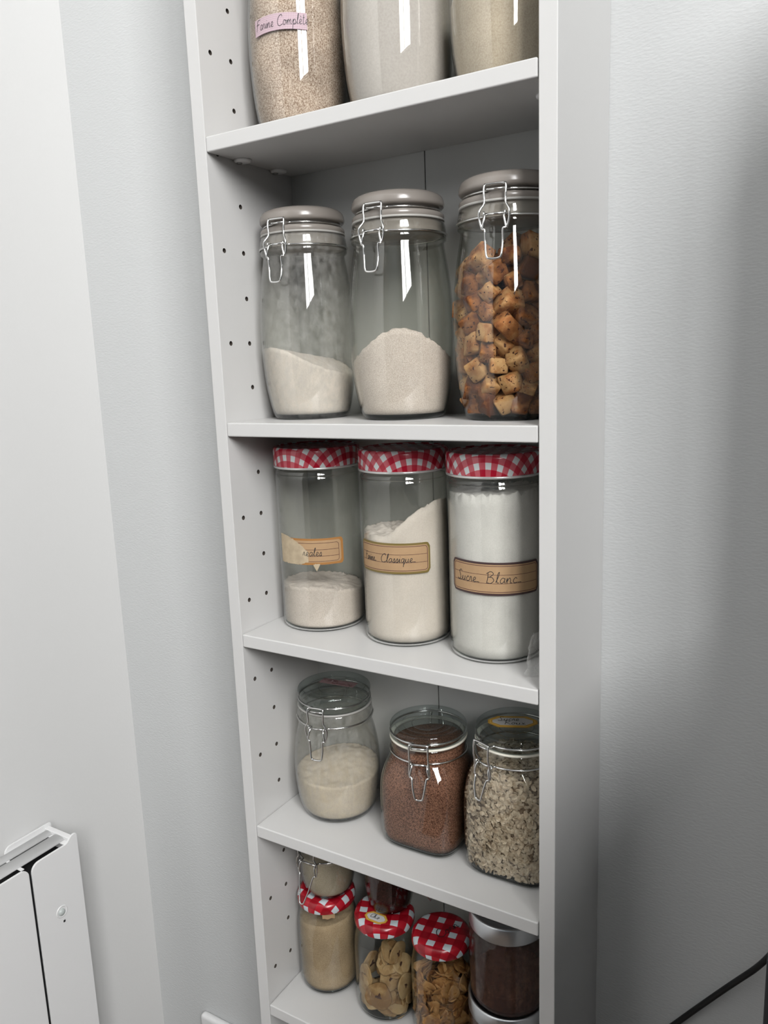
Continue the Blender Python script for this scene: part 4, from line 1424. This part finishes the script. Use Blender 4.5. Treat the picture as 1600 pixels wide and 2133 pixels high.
OX, OY = 0.2935, 0.0800
jP, pP = metal_jar('lower jar with brushed metal lid, under the cocoa jar at the bottom right', OX - 0.001, OY, ZS[4] + 0.0002, 1.065, 0.80, M_glass)
fill('powder', 'brown powder in the lower metal-lidded jar', pP, (OX - 0.001, OY, ZS[4] + 0.0002), lambda x, y: 0.040, F_cocoa, cat='powder')
zO = ZS[4] + 0.0002 + 0.0815 * 0.80 + 0.0200 + 0.0002
jO, pO = metal_jar('upper jar with brushed metal lid, glass smeared with cocoa, at the bottom right', OX, OY, zO, 1.03, 1.12, M_glass_cocoa)
fill('cocoa', 'cocoa powder in the upper metal-lidded jar', pO, (OX, OY, zO), lambda x, y: 0.024 + 0.10 * x, F_cocoa, cat='cocoa', lump=0.002, rim_noise=0.002)


# banana slices
def banana_mesh(i):
    r_ = random.Random(300 + i)
    n = 28
    V, F = [], []
    ph = [r_.uniform(0, 6.28) for _ in range(3)]
    bend = r_.uniform(-0.10, 0.14)
    for s, zz in ((0.93, 0.0014), (1.0, 0.0008), (1.0, -0.0008), (0.93, -0.0014)):
        for k in range(n):
            a = 2 * PI * k / n
            r = 0.0155 * s * (1 + 0.05 * math.cos(3 * a + ph[0]) + 0.035 * math.cos(5 * a + ph[1]) + 0.02 * math.cos(9 * a + ph[2]))
            x, y = r * math.cos(a), r * math.sin(a)
            V.append((x, y, zz + bend * x * x / 0.0155))
    V += [(0, 0, 0.0011), (0, 0, -0.0011)]
    for b in range(3):
        for k in range(n):
            F.append((b * n + k, b * n + (k + 1) % n, (b + 1) * n + (k + 1) % n, (b + 1) * n + k))
    for k in range(n):
        F.append((len(V) - 2, k, (k + 1) % n))
        F.append((len(V) - 1, 3 * n + (k + 1) % n, 3 * n + k))
    me = bpy.data.meshes.new('banana_slice')
    me.from_pydata(V, [], F)
    me.materials.append(M_banana)
    bm = bmesh.new()
    bm.from_mesh(me)
    bmesh.ops.recalc_face_normals(bm, faces=bm.faces)
    bm.to_mesh(me)
    bm.free()
    for p in me.polygons:
        p.use_smooth = True
    # dark star-shaped core
    V, F = [], []
    m = 14
    for zz in (0.00135, -0.00135):
        V.append((0, 0, zz))
        for k in range(m):
            a = 2 * PI * k / m
            r = 0.0027 * (1.0 + 0.45 * math.cos(3 * a + ph[0]) + r_.uniform(-0.25, 0.25)) * (1.25 if abs(math.cos(a)) > 0.6 else 0.8)
            V.append((r * math.cos(a), r * math.sin(a), zz))
    for b in (0, m + 1):
        for k in range(m):
            F.append((b, b + 1 + k, b + 1 + (k + 1) % m))
    for k in range(m):
        F.append((1 + k, 1 + (k + 1) % m, m + 2 + (k + 1) % m, m + 2 + k))
    mc = bpy.data.meshes.new('core')
    mc.from_pydata(V, [], F)
    mc.materials.append(M_bananacore)
    return me, mc


bms = [banana_mesh(i) for i in range(6)]


def place_banana(i, loc, normal, spin, s=1.0, label=None):
    me, mc = bms[i % 6]
    o = bpy.data.objects.new('banana_slice', me)
    COL.objects.link(o)
    o.location = loc
    qn = Vector(normal).normalized().to_track_quat('Z', 'Y')
    o.rotation_euler = (qn @ Matrix.Rotation(spin, 4, 'Z').to_quaternion()).to_euler()
    o.scale = (s, s, s)
    c = bpy.data.objects.new('core', mc)
    COL.objects.link(c)
    c.parent = o
    return tag(o, label or 'thin dried banana slice piled in the gingham-lidded jam jar', 'banana slice', None if label else 'dried banana slices in the jar')


def bcoord(x, y, z):
    return (0.1290 + x, J5 + y, ZS[4] + 0.0002 + z)


def bang(adeg, r, z):
    a = math.radians(adeg)
    return bcoord(r * math.sin(a), -r * math.cos(a), z)


# the one pressed flat against the glass, facing the viewer, then its neighbours
nrm = lambda adeg, up=0.0: (math.sin(math.radians(adeg)), -math.cos(math.radians(adeg)), up)
place_banana(0, bang(13, 0.0335, 0.0345), nrm(16, 0.12), 0.4, 1.10, 'whole dried banana slice pressed flat against the front of the jam jar glass')
for i, (ad, r, z, up, sp, s) in enumerate(((-28, 0.0325, 0.036, 0.1, 1.0, 0.95), (-30, 0.0300, 0.047, 0.3, 2.2, 0.95), (78, 0.0315, 0.040, 0.05, 0.2, 1.0), (-62, 0.031, 0.026, 0.1, 0.5, 0.9), (100, 0.0310, 0.022, 0.1, 1.5, 0.95),
                                            (150, 0.0310, 0.034, 0, 2, 1), (-110, 0.0310, 0.034, 0, 2.5, 1), (-160, 0.031, 0.026, 0, .7, 1))):
    place_banana(i + 1, bang(ad, r, z), nrm(ad, up), sp, s)
r_ = random.Random(11)
for i in range(9):      # flat ones on the floor of the jar
    a = r_.uniform(0, 360)
    place_banana(i, bang(a, r_.uniform(0.008, 0.017), 0.0095 + i * 0.0031), (r_.gauss(0, .14), r_.gauss(0, .14), 1), r_.uniform(0, 6), 0.92)
for i in range(20):     # slices standing on edge towards the back and right
    ad = r_.uniform(40, 200)
    place_banana(i + 3, bang(ad, r_.uniform(0.004, 0.019), r_.uniform(0.040, 0.068)), (r_.gauss(0.5, .35), r_.gauss(-.25, .35), r_.gauss(0.55, .25)), r_.uniform(0, 6), 0.95)

for i, ad in enumerate((-75, -45, -12, 20, 44, 62, 85, 112, 60, 30, -30, 140)):     # leaning low against the glass
    place_banana(i + 2, bang(ad + r_.uniform(-6, 6), 0.0195 + 0.002 * (i % 3), 0.0125 + 0.0045 * (i % 4)), (0.55 * math.sin(math.radians(ad)) + r_.gauss(0, .12), -0.55 * math.cos(math.radians(ad)) + r_.gauss(0, .12), 0.8), r_.uniform(0, 6), 0.98)


# corn flakes
def corn_mesh(i):
    r_ = random.Random(500 + i)
    V, F = [], []
    n = 11
    ph = r_.uniform(0, 6.28)
    el = r_.uniform(0.7, 1.0)
    b1, b2 = r_.uniform(0.05, 0.25), r_.uniform(-0.15, 0.2)
    for side in (1, -1):
        for rg in (0.5, 1.0):
            for k in range(n):
                a = 2 * PI * k / n
                r = 0.0098 * rg * (1 + 0.16 * math.cos(3 * a + ph) + r_.uniform(-0.06, 0.06))
                x, y = r * math.cos(a), r * math.sin(a) * el
                z = (b1 * x * x + b2 * y * y + 0.25 * x * y) / 0.008 + 0.0006 * mnoise.noise(Vector((x * 400, y * 400, i)))
                V.append((x, y, z + side * (0.0004 if rg < 1 else 0.0002)))
        V.append((0, 0, side * 0.0004))
    m = 2 * n + 1
    for s in (0, 1):
        o = s * m
        for k in range(n):
            k2 = (k + 1) % n
            f1, f2 = (o + 2 * n, o + k, o + k2), (o + k, o + n + k, o + n + k2, o + k2)
            F += [f1, f2] if s == 0 else [f1[::-1], f2[::-1]]
    for k in range(n):
        k2 = (k + 1) % n
        F.append((n + k, m + n + k, m + n + k2, n + k2))
    me = bpy.data.meshes.new('corn_flake')
    me.from_pydata(V, [], F)
    for p in me.polygons:
        p.use_smooth = True
    me.materials.append(M_corn)
    return me


cfm = [corn_mesh(i) for i in range(9)]
NF = 210
for i in range(NF):
    if i < 150:
        ad = r_.uniform(-95, 150)
        z = 0.010 + 0.070 * (i % 75) / 75 + r_.uniform(-0.002, 0.002)
        R = interp(pN, z)[0] - 0.0014 - r_.uniform(0.0042, 0.0105)
        nv = Vector(nrm(ad)) + Vector((r_.gauss(0, .30), r_.gauss(0, .30), r_.gauss(0, .30)))
    else:
        ad = r_.uniform(0, 360)
        z = r_.uniform(0.070, 0.088)
        R = 0.024 * math.sqrt(r_.random())
        nv = Vector((r_.gauss(0, .7), r_.gauss(0, .7), 1))
    a = math.radians(ad)
    o = bpy.data.objects.new('corn_flake', cfm[i % 9])
    COL.objects.link(o)
    o.location = (0.2085 + R * math.sin(a), J5 - R * math.cos(a), ZS[4] + 0.0002 + z)
    o.rotation_euler = (nv.normalized().to_track_quat('Z', 'Y') @ Matrix.Rotation(r_.uniform(0, 6.28), 4, 'Z').to_quaternion()).to_euler()
    s = r_.uniform(0.8, 1.1)
    o.scale = (s, s, s)
    tag(o, 'curled golden corn flake heaped in the gingham-lidded jam jar', 'corn flake', 'corn flakes in the jar')
